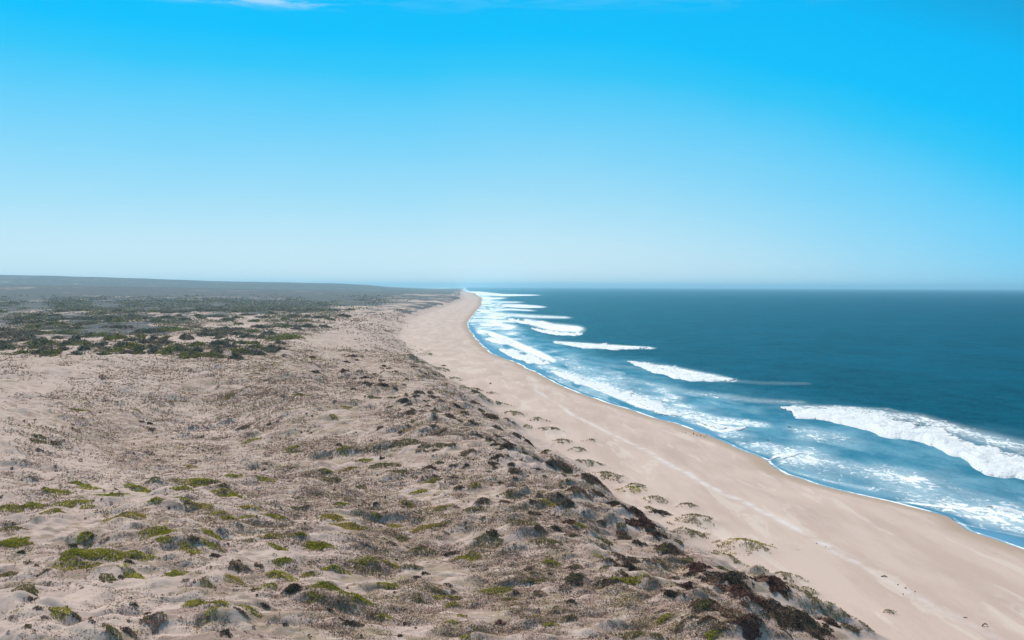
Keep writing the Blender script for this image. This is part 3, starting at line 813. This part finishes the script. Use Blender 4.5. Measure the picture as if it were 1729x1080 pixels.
breaker([(1318, 691), (1345, 704), (1400, 716), (1470, 729), (1540, 746), (1590, 763), (1620, 776), (1645, 796), (1690, 813), (1729, 816), (1790, 824), (1900, 850), (2040, 890)],
        [(1316, 684), (1345, 685), (1400, 688), (1450, 692), (1500, 700), (1560, 713), (1600, 727), (1645, 742), (1690, 752), (1729, 760), (1790, 778), (1900, 808), (2040, 852)], 1.5,
        'longest and widest white breaker, running out of the picture at the right')
breaker([(1060, 612), (1092, 625), (1130, 637), (1165, 645), (1225, 645), (1245, 642)],
        [(1058, 608), (1085, 610), (1130, 617), (1170, 627), (1215, 634), (1245, 639)], 1.4,
        'white breaker with a pointed left tip, second largest offshore')
breaker([(940, 579), (985, 588), (1035, 591), (1070, 590), (1098, 587)], [(936, 575), (985, 578), (1035, 582), (1070, 584), (1098, 586)], 1.3,
        'thin straight white breaker ending in dark open water beyond the pointed breaker')
breaker([(898, 556), (918, 562), (940, 566), (972, 567), (984, 564)], [(895, 552), (916, 554), (940, 557), (968, 560), (984, 561)], 1.35,
        'short broad white breaker where the surf turns toward the far beach')
breaker([(928, 629), (960, 641), (1000, 656), (1040, 672), (1080, 689), (1120, 700), (1150, 704)],
        [(932, 623), (970, 630), (1010, 642), (1050, 655), (1090, 668), (1130, 684), (1160, 695)], 0.55,
        'low ragged line of foam washing up the middle of the beach')
breaker([(846, 594), (868, 605), (890, 613), (915, 616), (930, 614)], [(838, 585), (865, 586), (890, 592), (912, 601), (932, 609)], 0.7,
        'small rounded breaker close to the far bend of the beach')
breaker([(1170, 714), (1195, 722), (1212, 730), (1232, 728), (1260, 722)], [(1168, 708), (1200, 712), (1225, 717), (1245, 717), (1262, 717)], 0.4,
        'foam tongue running onto the sand beside the dark birds')
breaker([(1666, 862), (1678, 867), (1700, 874), (1730, 884), (1770, 896)], [(1664, 853), (1680, 850), (1702, 856), (1732, 868), (1772, 882)], 0.55,
        'small curled wave near the right edge, just off the sand')
breaker([(1294, 779), (1312, 776), (1334, 770), (1352, 768), (1364, 767)], [(1300, 774), (1316, 771), (1334, 765), (1350, 763.5), (1364, 765)], 0.12,
        'small white wash front reaching the sand below the birds')
breaker([(846, 517), (868, 519), (892, 520), (915, 519)], [(846, 514), (868, 515), (892, 516), (915, 517)], 1.4, 'farthest short breaker that still shows as a separate white bar')
breaker([(818, 574), (832, 578), (850, 582), (866, 581)], [(822, 569), (838, 567), (852, 569), (868, 575)], 0.6, 'small broken wave in the pale water at the far bend, touching the beach')
breaker([(858, 540), (880, 546), (905, 549), (935, 548)], [(858, 536), (880, 538), (905, 541), (935, 544)], 1.1, 'white breaker just beyond the short broad one, farther up the coast')

# ------------------------------------------------------------------ the plants themselves
made = []
for (kind, px, py, w, c, x, y, d), (rx, ry, an) in zip(things, spec):
    area = rx * ry * math.pi
    pix = d / 886.0                               # metres in one rendered pixel
    sd = random.uniform(0, 50)
    if kind == 'dark_shrub':
        leaf = max(0.10, pix * 1.0); n = int(np.clip(area / (leaf * leaf) * 2.1, 60, 6500))
        o = make_plant(kind, x, y, rx, ry, an, min(0.05 * 2 * rx + 0.10, 0.34), n, leaf, c, m_twig, seed=sd, up=0.9,
                       gap=(0.55 if c in ('grey', 'olive') else 0.28), core=(c in ('maroon', 'blackish', 'brown')),
                       colmix=('brown' if c in ('maroon', 'blackish') else 'olive', 0.3),
                       part=(('dead_twigs' if c in ('maroon', 'blackish') else 'green_sprigs') if w > 28 else None))
    elif kind == 'cushion_plant':
        leaf = max(0.09, pix * 0.9); n = int(np.clip(area / (leaf * leaf) * 1.7, 50, 3500))
        o = make_plant(kind, x, y, rx, ry, an, 0.22, n, leaf, c, m_leaf, seed=sd, core=False, gap=0.06, up=2.0, lay=0.7, colmix=('olive', 0.22))
    elif kind == 'bush':
        leaf = max(0.35, pix * 0.9); n = int(np.clip(area / (leaf * leaf) * 2.0, 120, 1500))
        o = make_plant(kind, x, y, rx, ry, an, min(0.16 * 2 * rx + 0.5, 2.2), n, leaf, c, m_leaf, seed=sd, gap=0.2, colmix=('bushdark' if c != 'bushdark' else 'bushbrown', 0.45))
    else:
        leaf = max(0.07, pix * 0.75); n = int(np.clip(area / (leaf * leaf) * 0.55, 50, 2600))
        o = make_plant(kind, x, y, rx, ry, an, 0.28, n, leaf, c, m_blade, seed=sd, core=False, gap=0.85, up=1.0, aspect=2.6, colmix=('olive', 0.4))
    made.append((o, kind, px, py, w, c, x, y))

# small dry tufts: the 300 largest stand alone, the rest is one carpet
tuft_pts = []
while len(tuft_pts) < 300:
    px, py = reg_dune() if random.random() < 0.7 else reg_ridge()
    if py < 690 or px < 2 or px > 1500 or any(abs(px - a[0]) < 7 and abs(py - a[1]) < 4 for a in tuft_pts): continue
    h = hit(px, py)
    if h is None or Tx(np.array([h[1]]))[0] - h[0] < 4: continue
    tuft_pts.append((px, py, h[0], h[1]))
for (px, py, x, y) in tuft_pts:
    d = math.hypot(x, y); w = random.uniform(4.5, 9.5) * (0.5 + 0.5 * (py - 480) / 500); W = w * d / F
    c = random.choice(['grey', 'brown', 'brown', 'blackish', 'maroon'])
    leaf = max(0.08, d / 886.0 * 0.75)
    o = make_plant('dry_tuft', x, y, W * 0.5, W * 0.4, random.uniform(0, 3), 0.16 + 0.25 * W, 26, leaf, c, m_twig, core=False, seed=random.uniform(0, 50), up=0.7)
    made.append((o, 'dry_tuft', px, py, w, c, x, y))


def carpet(name, n, region, size, cols, mat, per, label, dens, hgt=0.5):
    PX = []; c = 0
    while len(PX) < n:
        py = region[2] + (region[3] - region[2]) * rng.random(n); px = region[0] + (region[1] - region[0]) * rng.random(n)
        ok = rng.random(n) < dens(px, py)
        PX += list(zip(px[ok], py[ok]))
    PX = np.array(PX[:n])
    # place on the ground: look the ground height up on the grid, iterating along the ray
    V = np.stack([(PX[:, 0] - 864.5) / F, -(PX[:, 1] - 540) / F, -np.ones(n)], 1) @ CR.T
    z = np.full(n, 9.0)
    for _ in range(9):
        tt = (np.minimum(z, CAM_Z - 3) - CAM_Z) / np.minimum(V[:, 2], -0.004)
        z = 0.5 * z + 0.5 * base_h(V[:, 0] * tt, V[:, 1] * tt)
    x = V[:, 0] * tt; y = V[:, 1] * tt
    dd = np.hypot(x, y)
    u = Tx(y) - x
    ok = (u > 2.5) & (dd < 4000) & (np.abs(z - (CAM_Z + V[:, 2] * tt)) < 1.5)
    x, y, dd = x[ok], y[ok], dd[ok]
    sz = size * dd / F * rng.uniform(0.5, 1.5, len(x))
    X = np.repeat(x, per) + rng.normal(size=len(x) * per) * np.repeat(sz, per) * 0.75
    Y = np.repeat(y, per) + rng.normal(size=len(x) * per) * np.repeat(sz, per) * 0.42
    Z = H(X, Y) + rng.uniform(0.0, 1, len(X)) * np.repeat(sz, per) * hgt
    P = np.stack([X, Y, Z], 1)
    ls = np.maximum(np.repeat(dd, per) / 886.0 * 0.8, 0.05) * rng.uniform(0.5, 1.3, len(X))
    V_, Q_ = rand_quads(P, ls, 0.1, 2.2, lay=0.65)
    pick = rng.integers(0, len(cols), len(x))
    T = np.zeros((len(X), 3))
    for i, cn in enumerate(cols):
        mk = np.repeat(pick == i, per)
        T[mk] = tints(cn, mk.sum())
    o = mesh_obj(name, V_, Q_, mat, cols={'tint': np.repeat(T, 4, 0)}, smooth=False)
    tag(o, label, 'scrub', kind='stuff')


def dens_dune(px, py):
    rx = np.interp(py, [515, 560, 600, 650, 700, 760, 830, 900, 960, 1010, 1080], [700, 672, 700, 760, 840, 930, 1030, 1120, 1200, 1280, 1390])
    n = fbm(px / 70, py / 26, 3, 141) + 0.5
    base = np.where(px > rx, 0, 1.0) * (0.45 + 0.55 * sstep(150, 600, px)) * sstep(0.1, 0.7, n)
    base = base * np.where((py > 930) & (px < 520), 0.45, 1.0)
    return base


carpet('dry_scrub', 16000, (0, 1400, 520, 1080), 8.0, ['grey', 'grey', 'grey', 'brown', 'brown', 'olive'], m_twig, 11,
       'carpet of small mauve grey dry twigs strewn over the dunes', dens_dune, 0.22)
carpet('scrub_patch', 1250, (0, 1400, 560, 1080), 26.0, ['grey', 'grey', 'brown', 'grey', 'olive', 'brown'], m_twig, 60,
       'low mauve brown scrub spreading in thin patches over the hummocks', dens_dune, 0.07)
carpet('low_green_growth', 2600, (0, 1400, 600, 1080), 8.0, ['olive', 'ochre', 'green', 'straw'], m_leaf, 7,
       'thin olive green growth scattered between the dune shrubs', lambda px, py: dens_dune(px, py) * sstep(0.5, 0.8, fbm(px / 90, py / 30, 3, 151) + 0.5), 0.25)


def dens_far(px, py):
    lim = np.interp(py, [486, 500, 515, 530, 550, 575, 603], [700, 690, 640, 590, 560, 500, 430])
    n = fbm(px / 60, py / 9, 3, 161) + 0.5
    return sstep(lim + 30, lim - 60, px) * sstep(0.3, 0.65, n + 0.2 * sstep(545, 515, py)) * sstep(497, 512, py)


carpet('coastal_scrub', 9000, (0, 720, 498, 600), 8.0, ['bushdark', 'bushdark', 'bushbrown', 'bushgreen'], m_leaf, 7,
       'dark scrub covering the plain behind the dunes as far as the hills', dens_far, 0.16)

# ------------------------------------------------------------------ small things on the beach
def tube_mesh(path, rads, seg=8):
    path = np.array(path, float); V = []; Fq = []
    for i, p in enumerate(path):
        tdir = path[min(i + 1, len(path) - 1)] - path[max(i - 1, 0)]; tdir /= np.linalg.norm(tdir)
        a = np.cross(tdir, [0, 0, 1.0]);
        if np.linalg.norm(a) < 1e-3: a = np.array([1.0, 0, 0])
        a /= np.linalg.norm(a); b = np.cross(a, tdir)
        for q in range(seg):
            th = 2 * math.pi * q / seg
            V.append(p + rads[i] * (1 + 0.12 * math.sin(3 * th + i)) * (a * math.cos(th) + b * math.sin(th)))
    for i in range(len(path) - 1):
        for q in range(seg):
            Fq.append((i * seg + q, i * seg + (q + 1) % seg, (i + 1) * seg + (q + 1) % seg, (i + 1) * seg + q))
    for base in (0, (len(path) - 1) * seg):
        for q in range(0, seg - 2, 2):
            Fq.append((base, base + q + 1, base + q + 2, base + (q + 3 if q + 3 < seg else 0)) if q + 3 < seg else (base, base + q + 1, base + q + 2, base + q + 2))
    return np.array(V), [f for f in Fq if len(set(f)) == 4]


def join(parts):
    V = []; Fq = []; o = 0
    for v, f in parts:
        V.append(v); Fq += [tuple(i + o for i in q) for q in f]; o += len(v)
    return np.concatenate(V), np.array(Fq)


def ground_at(px, py):
    x, y = hit(px, py)
    return x, y, float(H(np.array([x]), np.array([y]))[0])


def driftwood(px, py, ln, arch, label, twig=True):
    x, y, z = ground_at(px, py)
    p = [(-ln * .5, 0, .02), (-ln * .25, .05, .04 + arch * .7), (0, .02, .06 + arch), (ln * .25, -.04, .06 + arch * .8), (ln * .5, .03, .03)]
    parts = [tube_mesh(p, [ln * .05, ln * .08, ln * .085, ln * .075, ln * .03])]
    if twig:
        parts.append(tube_mesh([(0, .02, .06 + arch), (ln * .12, .12, .2 + arch * .8), (ln * .2, .25, .16 + arch * .4)], [ln * .05, ln * .03, ln * .012]))
        parts.append(tube_mesh([(-ln * .25, .05, .05 + arch * .7), (-ln * .42, -.12, .14), (-ln * .6, -.2, .03)], [ln * .05, ln * .03, ln * .012]))
    V, Fq = join(parts)
    o = mesh_obj('driftwood', V, Fq, m_wood, (x, y, z)); o.rotation_euler.z = random.uniform(-.3, .3)
    tag(o, label, 'driftwood', 'driftwood on the high tide line')


driftwood(1663, 1058, 0.75, 0.22, 'dark arched piece of driftwood nearest the bottom right corner')
driftwood(1493, 974, 0.8, 0.05, 'dark flat driftwood stick on the pale tide line, farther up the beach')
driftwood(1630, 1044, 0.5, 0.02, 'thin faint driftwood twig just up the beach from the arched piece', False)


def kelp(px, py, r, label, shared=None):
    x, y, z = ground_at(px, py)
    parts = []
    for q in range(4):
        a = random.uniform(0, 6.28); l = r * random.uniform(.7, 1.3)
        pts = [(-math.cos(a) * l * .5, -math.sin(a) * l * .5, .01), (random.uniform(-.2, .2) * r, random.uniform(-.2, .2) * r, .05 + r * .35), (math.cos(a) * l * .5, math.sin(a) * l * .5, .01)]
        parts.append(tube_mesh(pts, [r * .1, r * .22, r * .08], 6))
    V, Fq = join(parts)
    o = mesh_obj('kelp_clump', V, Fq, m_kelp, (x, y, z))
    tag(o, label, 'kelp', 'dark kelp bits on the high tide line')


kelp(1304, 922, 0.22, 'lone dark clump on bare sand right of the ochre grass hummock')
kelp(1516, 989, 0.17, 'dark bit nearest the flat driftwood stick')
kelp(1529, 994, 0.2, 'middle dark bit of the string below the flat driftwood stick')
kelp(1545, 1000, 0.16, 'dark bit lying on the pale strip, far end of the string')
kelp(1525, 1005, 0.18, 'dark bit lying apart on the dune side of the string')
kelp(1379, 918, 0.16, 'brown speck on the upper beach at the strip, left of two', None)
kelp(1394, 924, 0.14, 'brown speck on the upper beach at the strip, right of two', None)
kelp(828, 648, 0.9, 'brown patch of stranded kelp on the far beach')


# birds
def ellipsoid(c, r, nu=10, nv=7, tilt=0.0):
    V = []; Fq = []
    for i in range(nv + 1):
        ph = math.pi * i / nv
        for j in range(nu):
            th = 2 * math.pi * j / nu
            x, y, z = r[0] * math.cos(ph), r[1] * math.sin(ph) * math.cos(th), r[2] * math.sin(ph) * math.sin(th)
            V.append((c[0] + x * math.cos(tilt) - z * math.sin(tilt), c[1] + y, c[2] + x * math.sin(tilt) + z * math.cos(tilt)))
    for i in range(nv):
        for j in range(nu):
            Fq.append((i * nu + j, i * nu + (j + 1) % nu, (i + 1) * nu + (j + 1) % nu, (i + 1) * nu + j))
    return np.array(V), Fq


def bird(px, py, rz, sc, label, group='dark birds standing at the water edge'):
    x, y, z = ground_at(px, py)
    root = bpy.data.objects.new('bird', None); COL.objects.link(root)
    root.location = (x, y, z); root.rotation_euler.z = rz; root.scale = (sc,) * 3
    tag(root, label, 'bird', group)
    body = join([ellipsoid((0, 0, .36), (.27, .13, .14), tilt=.45), tube_mesh([(.16, 0, .44), (.22, 0, .56), (.25, 0, .64)], [.085, .055, .05], 8),
                 ellipsoid((.27, 0, .66), (.075, .055, .058), 8, 6), tube_mesh([(-.2, 0, .28), (-.36, 0, .2)], [.07, .03], 6)])
    mesh_obj('body', *body, m_feather, parent=root)
    for s in (-1, 1):
        mesh_obj('wing', *join([ellipsoid((-.05, .12 * s, .36), (.25, .03, .10), 8, 6, tilt=.5)]), m_feather, parent=root)
        mesh_obj('leg', *join([tube_mesh([(0, .05 * s, .27), (-.01, .05 * s, .14), (.01, .05 * s, 0)], [.022, .014, .014], 6), tube_mesh([(-.02, .05 * s, .008), (.07, .06 * s, .006)], [.014, .01], 6)]), m_beak, parent=root)
    mesh_obj('beak', *join([tube_mesh([(.33, 0, .66), (.40, 0, .65), (.47, 0, .63)], [.028, .02, .006], 6)]), m_beak, parent=root)


bird_list = [(1153, 729, 'palest small bird at the left end of the row by the blue pool'), (1158, 730, 'second bird from the left end of the row by the pool'),
             (1171, 732, 'largest darkest bird standing at the edge of the blue pool'), (1177, 734, 'slim bird just right of the largest bird in the row'),
             (1183, 735, 'stout dark bird in the right half of the row by the pool'), (1189, 737, 'bird standing lowest on the sand, nearest the row\'s right end'),
             (1193, 735, 'last bird at the right end of the row by the foam tongue')]
for i, (a, b, l) in enumerate(bird_list):
    bird(a, b + 2, random.uniform(0, 6.28), 0.95 if i == 2 else 0.75 if i == 4 else random.uniform(.55, .68), l)


def flyer(px, py, z, sc, rz, label):
    x, y = at_z(px, py, z)
    root = bpy.data.objects.new('bird', None); COL.objects.link(root)
    root.location = (x, y, z); root.rotation_euler = (R(8), 0, rz); root.scale = (sc,) * 3
    tag(root, label, 'bird', 'birds low over the surf')
    mesh_obj('body', *join([ellipsoid((0, 0, 0), (.45, .13, .13)), ellipsoid((.42, 0, .06), (.12, .07, .07), 8, 6), tube_mesh([(-.35, 0, 0), (-.6, 0, .02)], [.09, .05], 6)]), m_feather, parent=root)
    mesh_obj('beak', *join([tube_mesh([(.5, 0, .05), (.68, 0, .02), (.85, 0, -.02)], [.035, .025, .008], 6)]), m_beak, parent=root)
    for s in (-1, 1):
        V = []; Fq = []
        st = [(0, .06, .0, .36), (.1, .45, .14, .36), (.05, .85, .12, .28), (-.12, 1.2, .03, .1)]
        for (cx, cy, cz, ch) in st:
            for (ox, oz) in ((ch * .5, .0), (0, .03), (-ch * .5, .0), (0, -.015)):
                V.append((cx + ox, s * cy, cz + oz))
        for i in range(3):
            for q in range(4):
                Fq.append((i * 4 + q, i * 4 + (q + 1) % 4, i * 4 + 4 + (q + 1) % 4, i * 4 + 4 + q))
        Fq += [(0, 1, 2, 3), (12, 13, 14, 15)]
        mesh_obj('wing', np.array(V, float), np.array(Fq), m_feather, parent=root)


flyer(1333, 721, 0.9, 0.85, R(20), 'dark bird gliding low over the surf left of the longest breaker')
flyer(1297, 743, 0.5, 0.6, R(10), 'smaller dark bird low over shallow water above the beach')

# ------------------------------------------------------------------ labels that single each plant out
ORD = ['first', 'second', 'third', 'fourth', 'fifth', 'sixth', 'seventh', 'eighth', 'ninth', 'tenth', 'eleventh', 'twelfth', 'thirteenth', 'fourteenth', 'fifteenth', 'sixteenth',
       'seventeenth', 'eighteenth', 'nineteenth', 'twentieth']
CW = {'maroon': 'maroon', 'blackish': 'nearly black', 'brown': 'dark brown', 'grey': 'grey', 'olive': 'olive', 'green': 'green', 'lime': 'yellow-green', 'ochre': 'ochre',
      'bushdark': 'dark', 'bushgreen': 'green', 'bushbrown': 'brownish', 'straw': 'straw-coloured', 'sage': 'pale green'}
KW = {'dark_shrub': ('shrub', 'shrub', 'dark shrubs on the dunes'), 'cushion_plant': ('mat plant', 'plant', 'low green mats on the dunes'),
      'bush': ('bush', 'bush', 'bushes in the belt behind the dunes'), 'dune_grass': ('grass hummock', 'grass', 'grass hummocks along the dune foot'), 'dry_tuft': ('tuft', 'tuft', '')}


def cell(kind, px, py):
    if kind == 'bush':
        rw = 'front edge of the bush belt' if py > 585 else 'middle of the bush belt' if py > 560 else 'back of the bush belt'
        cw = 'at far left' if px < 110 else 'left' if px < 230 else 'centre' if px < 350 else 'right' if px < 470 else 'at its right end'
        return rw + ', ' + cw
    rw = ('bottom edge' if py > 1035 else 'lowest dunes' if py > 985 else 'lower dunes' if py > 930 else 'middle dunes' if py > 860 else 'upper dunes' if py > 770 else 'far dunes' if py > 680 else 'farthest dunes')
    if kind == 'dune_grass':
        return 'by the beach, ' + rw.replace('dunes', 'dune foot')
    rx = float(ridge_x(py))
    if px > rx - 70: return 'on the crest above the beach, ' + rw
    cw = 'far left' if px < 150 else 'left' if px < 330 else 'left of centre' if px < 560 else 'centre' if px < 780 else 'right'
    return 'on open sand, ' + rw + ', ' + cw


from collections import defaultdict
cells = defaultdict(list)
for rec in made:
    o, kind, px, py, w, c, x, y = rec
    rel = w / (0.35 + 0.65 * (py - 480) / 420) if kind != 'bush' else w
    size = 'small' if rel < (24 if kind != 'bush' else 26) else 'broad' if rel > 46 else 'middling'
    if kind == 'dune_grass': size = 'small' if w < 40 else 'broad'
    base = f"{size} {CW[c]} {KW[kind][0]}"
    place_ = cell(kind, px, py)
    cells[(kind, base, place_)].append((px, o))
for (kind, base, place_), lst in cells.items():
    lst.sort(key=lambda q: q[0])
    for i, (px, o) in enumerate(lst):
        if kind == 'dry_tuft':
            tag(o, f"{base.replace('small', 'tiny').replace('middling', 'tiny').replace('broad', 'tiny')} of dry twigs {place_}", 'tuft', f"tiny {base.split(' ', 1)[1]}s {place_}")
            continue
        l = f"{base} {place_}"
        if len(lst) > 1: l += f", {ORD[min(i, 19)]} from left"
        tag(o, l, KW[kind][1], KW[kind][2])

# ------------------------------------------------------------------ haze: one closed box of even air
zt = float(GZ.max()) + 12
hx, hb = 42000.0, -5.0
hv = [(-hx, -hx, hb), (hx, -hx, hb), (hx, hx, hb), (-hx, hx, hb), (-hx, -hx, zt), (hx, -hx, zt), (hx, hx, zt), (-hx, hx, zt)]
hf = [(0, 3, 2, 1), (4, 5, 6, 7), (0, 1, 5, 4), (1, 2, 6, 5), (2, 3, 7, 6), (3, 0, 4, 7)]
m_haze, t = new_mat('sea_air'); k = NT(t)
pv = k.n('ShaderNodeVolumePrincipled')
pv.inputs['Color'].default_value = (0.46, 0.82, 1.0, 1)
pv.inputs['Density'].default_value = 6.8e-5
pv.inputs['Anisotropy'].default_value = 0.2
ou = k.n('ShaderNodeOutputMaterial'); k.link(pv.outputs[0], ou.inputs['Volume'])
hz = mesh_obj('haze', hv, np.array(hf), m_haze, smooth=False)
tag(hz, kind='stuff')

# ------------------------------------------------------------------ light and sky
SUN_EL, SUN_AZ = R(53), R(-26)          # azimuth from the view direction, towards the left
sd_ = Vector((math.sin(SUN_AZ) * math.cos(SUN_EL), math.cos(SUN_AZ) * math.cos(SUN_EL), math.sin(SUN_EL)))
sl = bpy.data.lights.new('sun', 'SUN'); sl.energy = 4.4; sl.angle = R(0.55); sl.color = (1.0, 0.93, 0.84)
so = bpy.data.objects.new('sun', sl); COL.objects.link(so)
so.rotation_euler = (-sd_).to_track_quat('-Z', 'Y').to_euler()

wd = bpy.data.worlds.new('World'); SC.world = wd; wd.use_nodes = True
wt = wd.node_tree; wt.nodes.clear(); k = NT(wt)
sky = k.n('ShaderNodeTexSky', sky_type='NISHITA'); sky.sun_disc = False
sky.sun_elevation = SUN_EL; sky.sun_rotation = SUN_AZ
sky.altitude = 40; sky.air_density = 1.0; sky.dust_density = 0.6; sky.ozone_density = 2.5
bw = k.n('ShaderNodeRGBToBW'); k.link(sky.outputs[0], bw.inputs[0])
gen = k.n('ShaderNodeTexCoord').outputs['Generated']
sx_ = k.n('ShaderNodeSeparateXYZ'); k.link(gen, sx_.inputs[0])
right = k.math('MAXIMUM', sx_.outputs[0], -0.1)
tilt = k.math('MULTIPLY', k.math('MULTIPLY', right, right), 0.50)
tilt = k.math('MULTIPLY', tilt, k.step(sx_.outputs[1], 0.2, 0.8))
g = k.math('ADD', sx_.outputs[2], tilt)
g = k.math('ADD', g, k.math('MULTIPLY', k.math('SUBTRACT', k.noise(gen, 9.0, 3, 0.5, stretch=(1, 1, 2.5)), 0.5), 0.012))
ramp = k.n('ShaderNodeValToRGB'); k.link(g, ramp.inputs[0])
STOPS = [(0.0, (212, 233, 241)), (0.05, (193, 228, 242)), (0.10, (160, 219, 244)), (0.15, (128, 211, 247)), (0.20, (92, 204, 249)),
         (0.235, (50, 198, 249)), (0.27, (6, 193, 253)), (0.33, (0, 187, 252)), (0.45, (30, 135, 190)), (1.0, (112, 118, 132))]
lin = lambda v: (v / 255.0 / 12.92) if v < 10.3 else ((v / 255.0 + 0.055) / 1.055) ** 2.4
el = ramp.color_ramp.elements
while len(el) < len(STOPS): el.new(0.5)
for e, (p_, c_) in zip(el, STOPS):
    e.position = p_; e.color = (*[lin(v) for v in c_], 1)
# the sky texture gives the brightness, the ramp the hue of this very blue day
lum = k.math('MULTIPLY', k.math('POWER', k.math('MULTIPLY', bw.outputs[0], 0.2), 0.12), 9.15)
cmb = k.n('ShaderNodeVectorMath', operation='SCALE'); k.link(ramp.outputs[0], cmb.inputs[0]); k.link(lum, cmb.inputs['Scale'])
tone = cmb.outputs[0]
# thin cirrus near the top
gmap = k.n('ShaderNodeMapping'); k.link(gen, gmap.inputs[0]); gmap.inputs[1].default_value = (0.83, 0.37, 0.51)
cz = k.noise(gmap.outputs[0], 9.0, 6, 0.68, stretch=(1.1, 1.1, 9.0), dist=0.6)
cm = k.math('MULTIPLY', k.step(cz, 0.44, 0.62), k.step(sx_.outputs[2], 0.280, 0.304))
cm = k.math('MULTIPLY', cm, k.math('ADD', 0.05, k.math('MULTIPLY', k.step(sx_.outputs[0], -0.16, -0.25), k.step(sx_.outputs[0], -0.42, -0.34))))
tone = k.mix(k.math('MULTIPLY', cm, 0.8), tone, (8.0, 8.6, 9.0))
bg = k.n('ShaderNodeBackground'); k.link(tone, bg.inputs[0]); bg.inputs[1].default_value = 0.11
wo = k.n('ShaderNodeOutputWorld'); k.link(bg.outputs[0], wo.inputs[0])

# ------------------------------------------------------------------ render settings
SC.render.engine = 'CYCLES'
SC.cycles.use_denoising = True
SC.cycles.max_bounces = 6
SC.cycles.volume_bounces = 3
SC.view_settings.view_transform = 'Standard'
SC.view_settings.look = 'None'
SC.view_settings.exposure = 0.0
SC.view_settings.gamma = 1.0
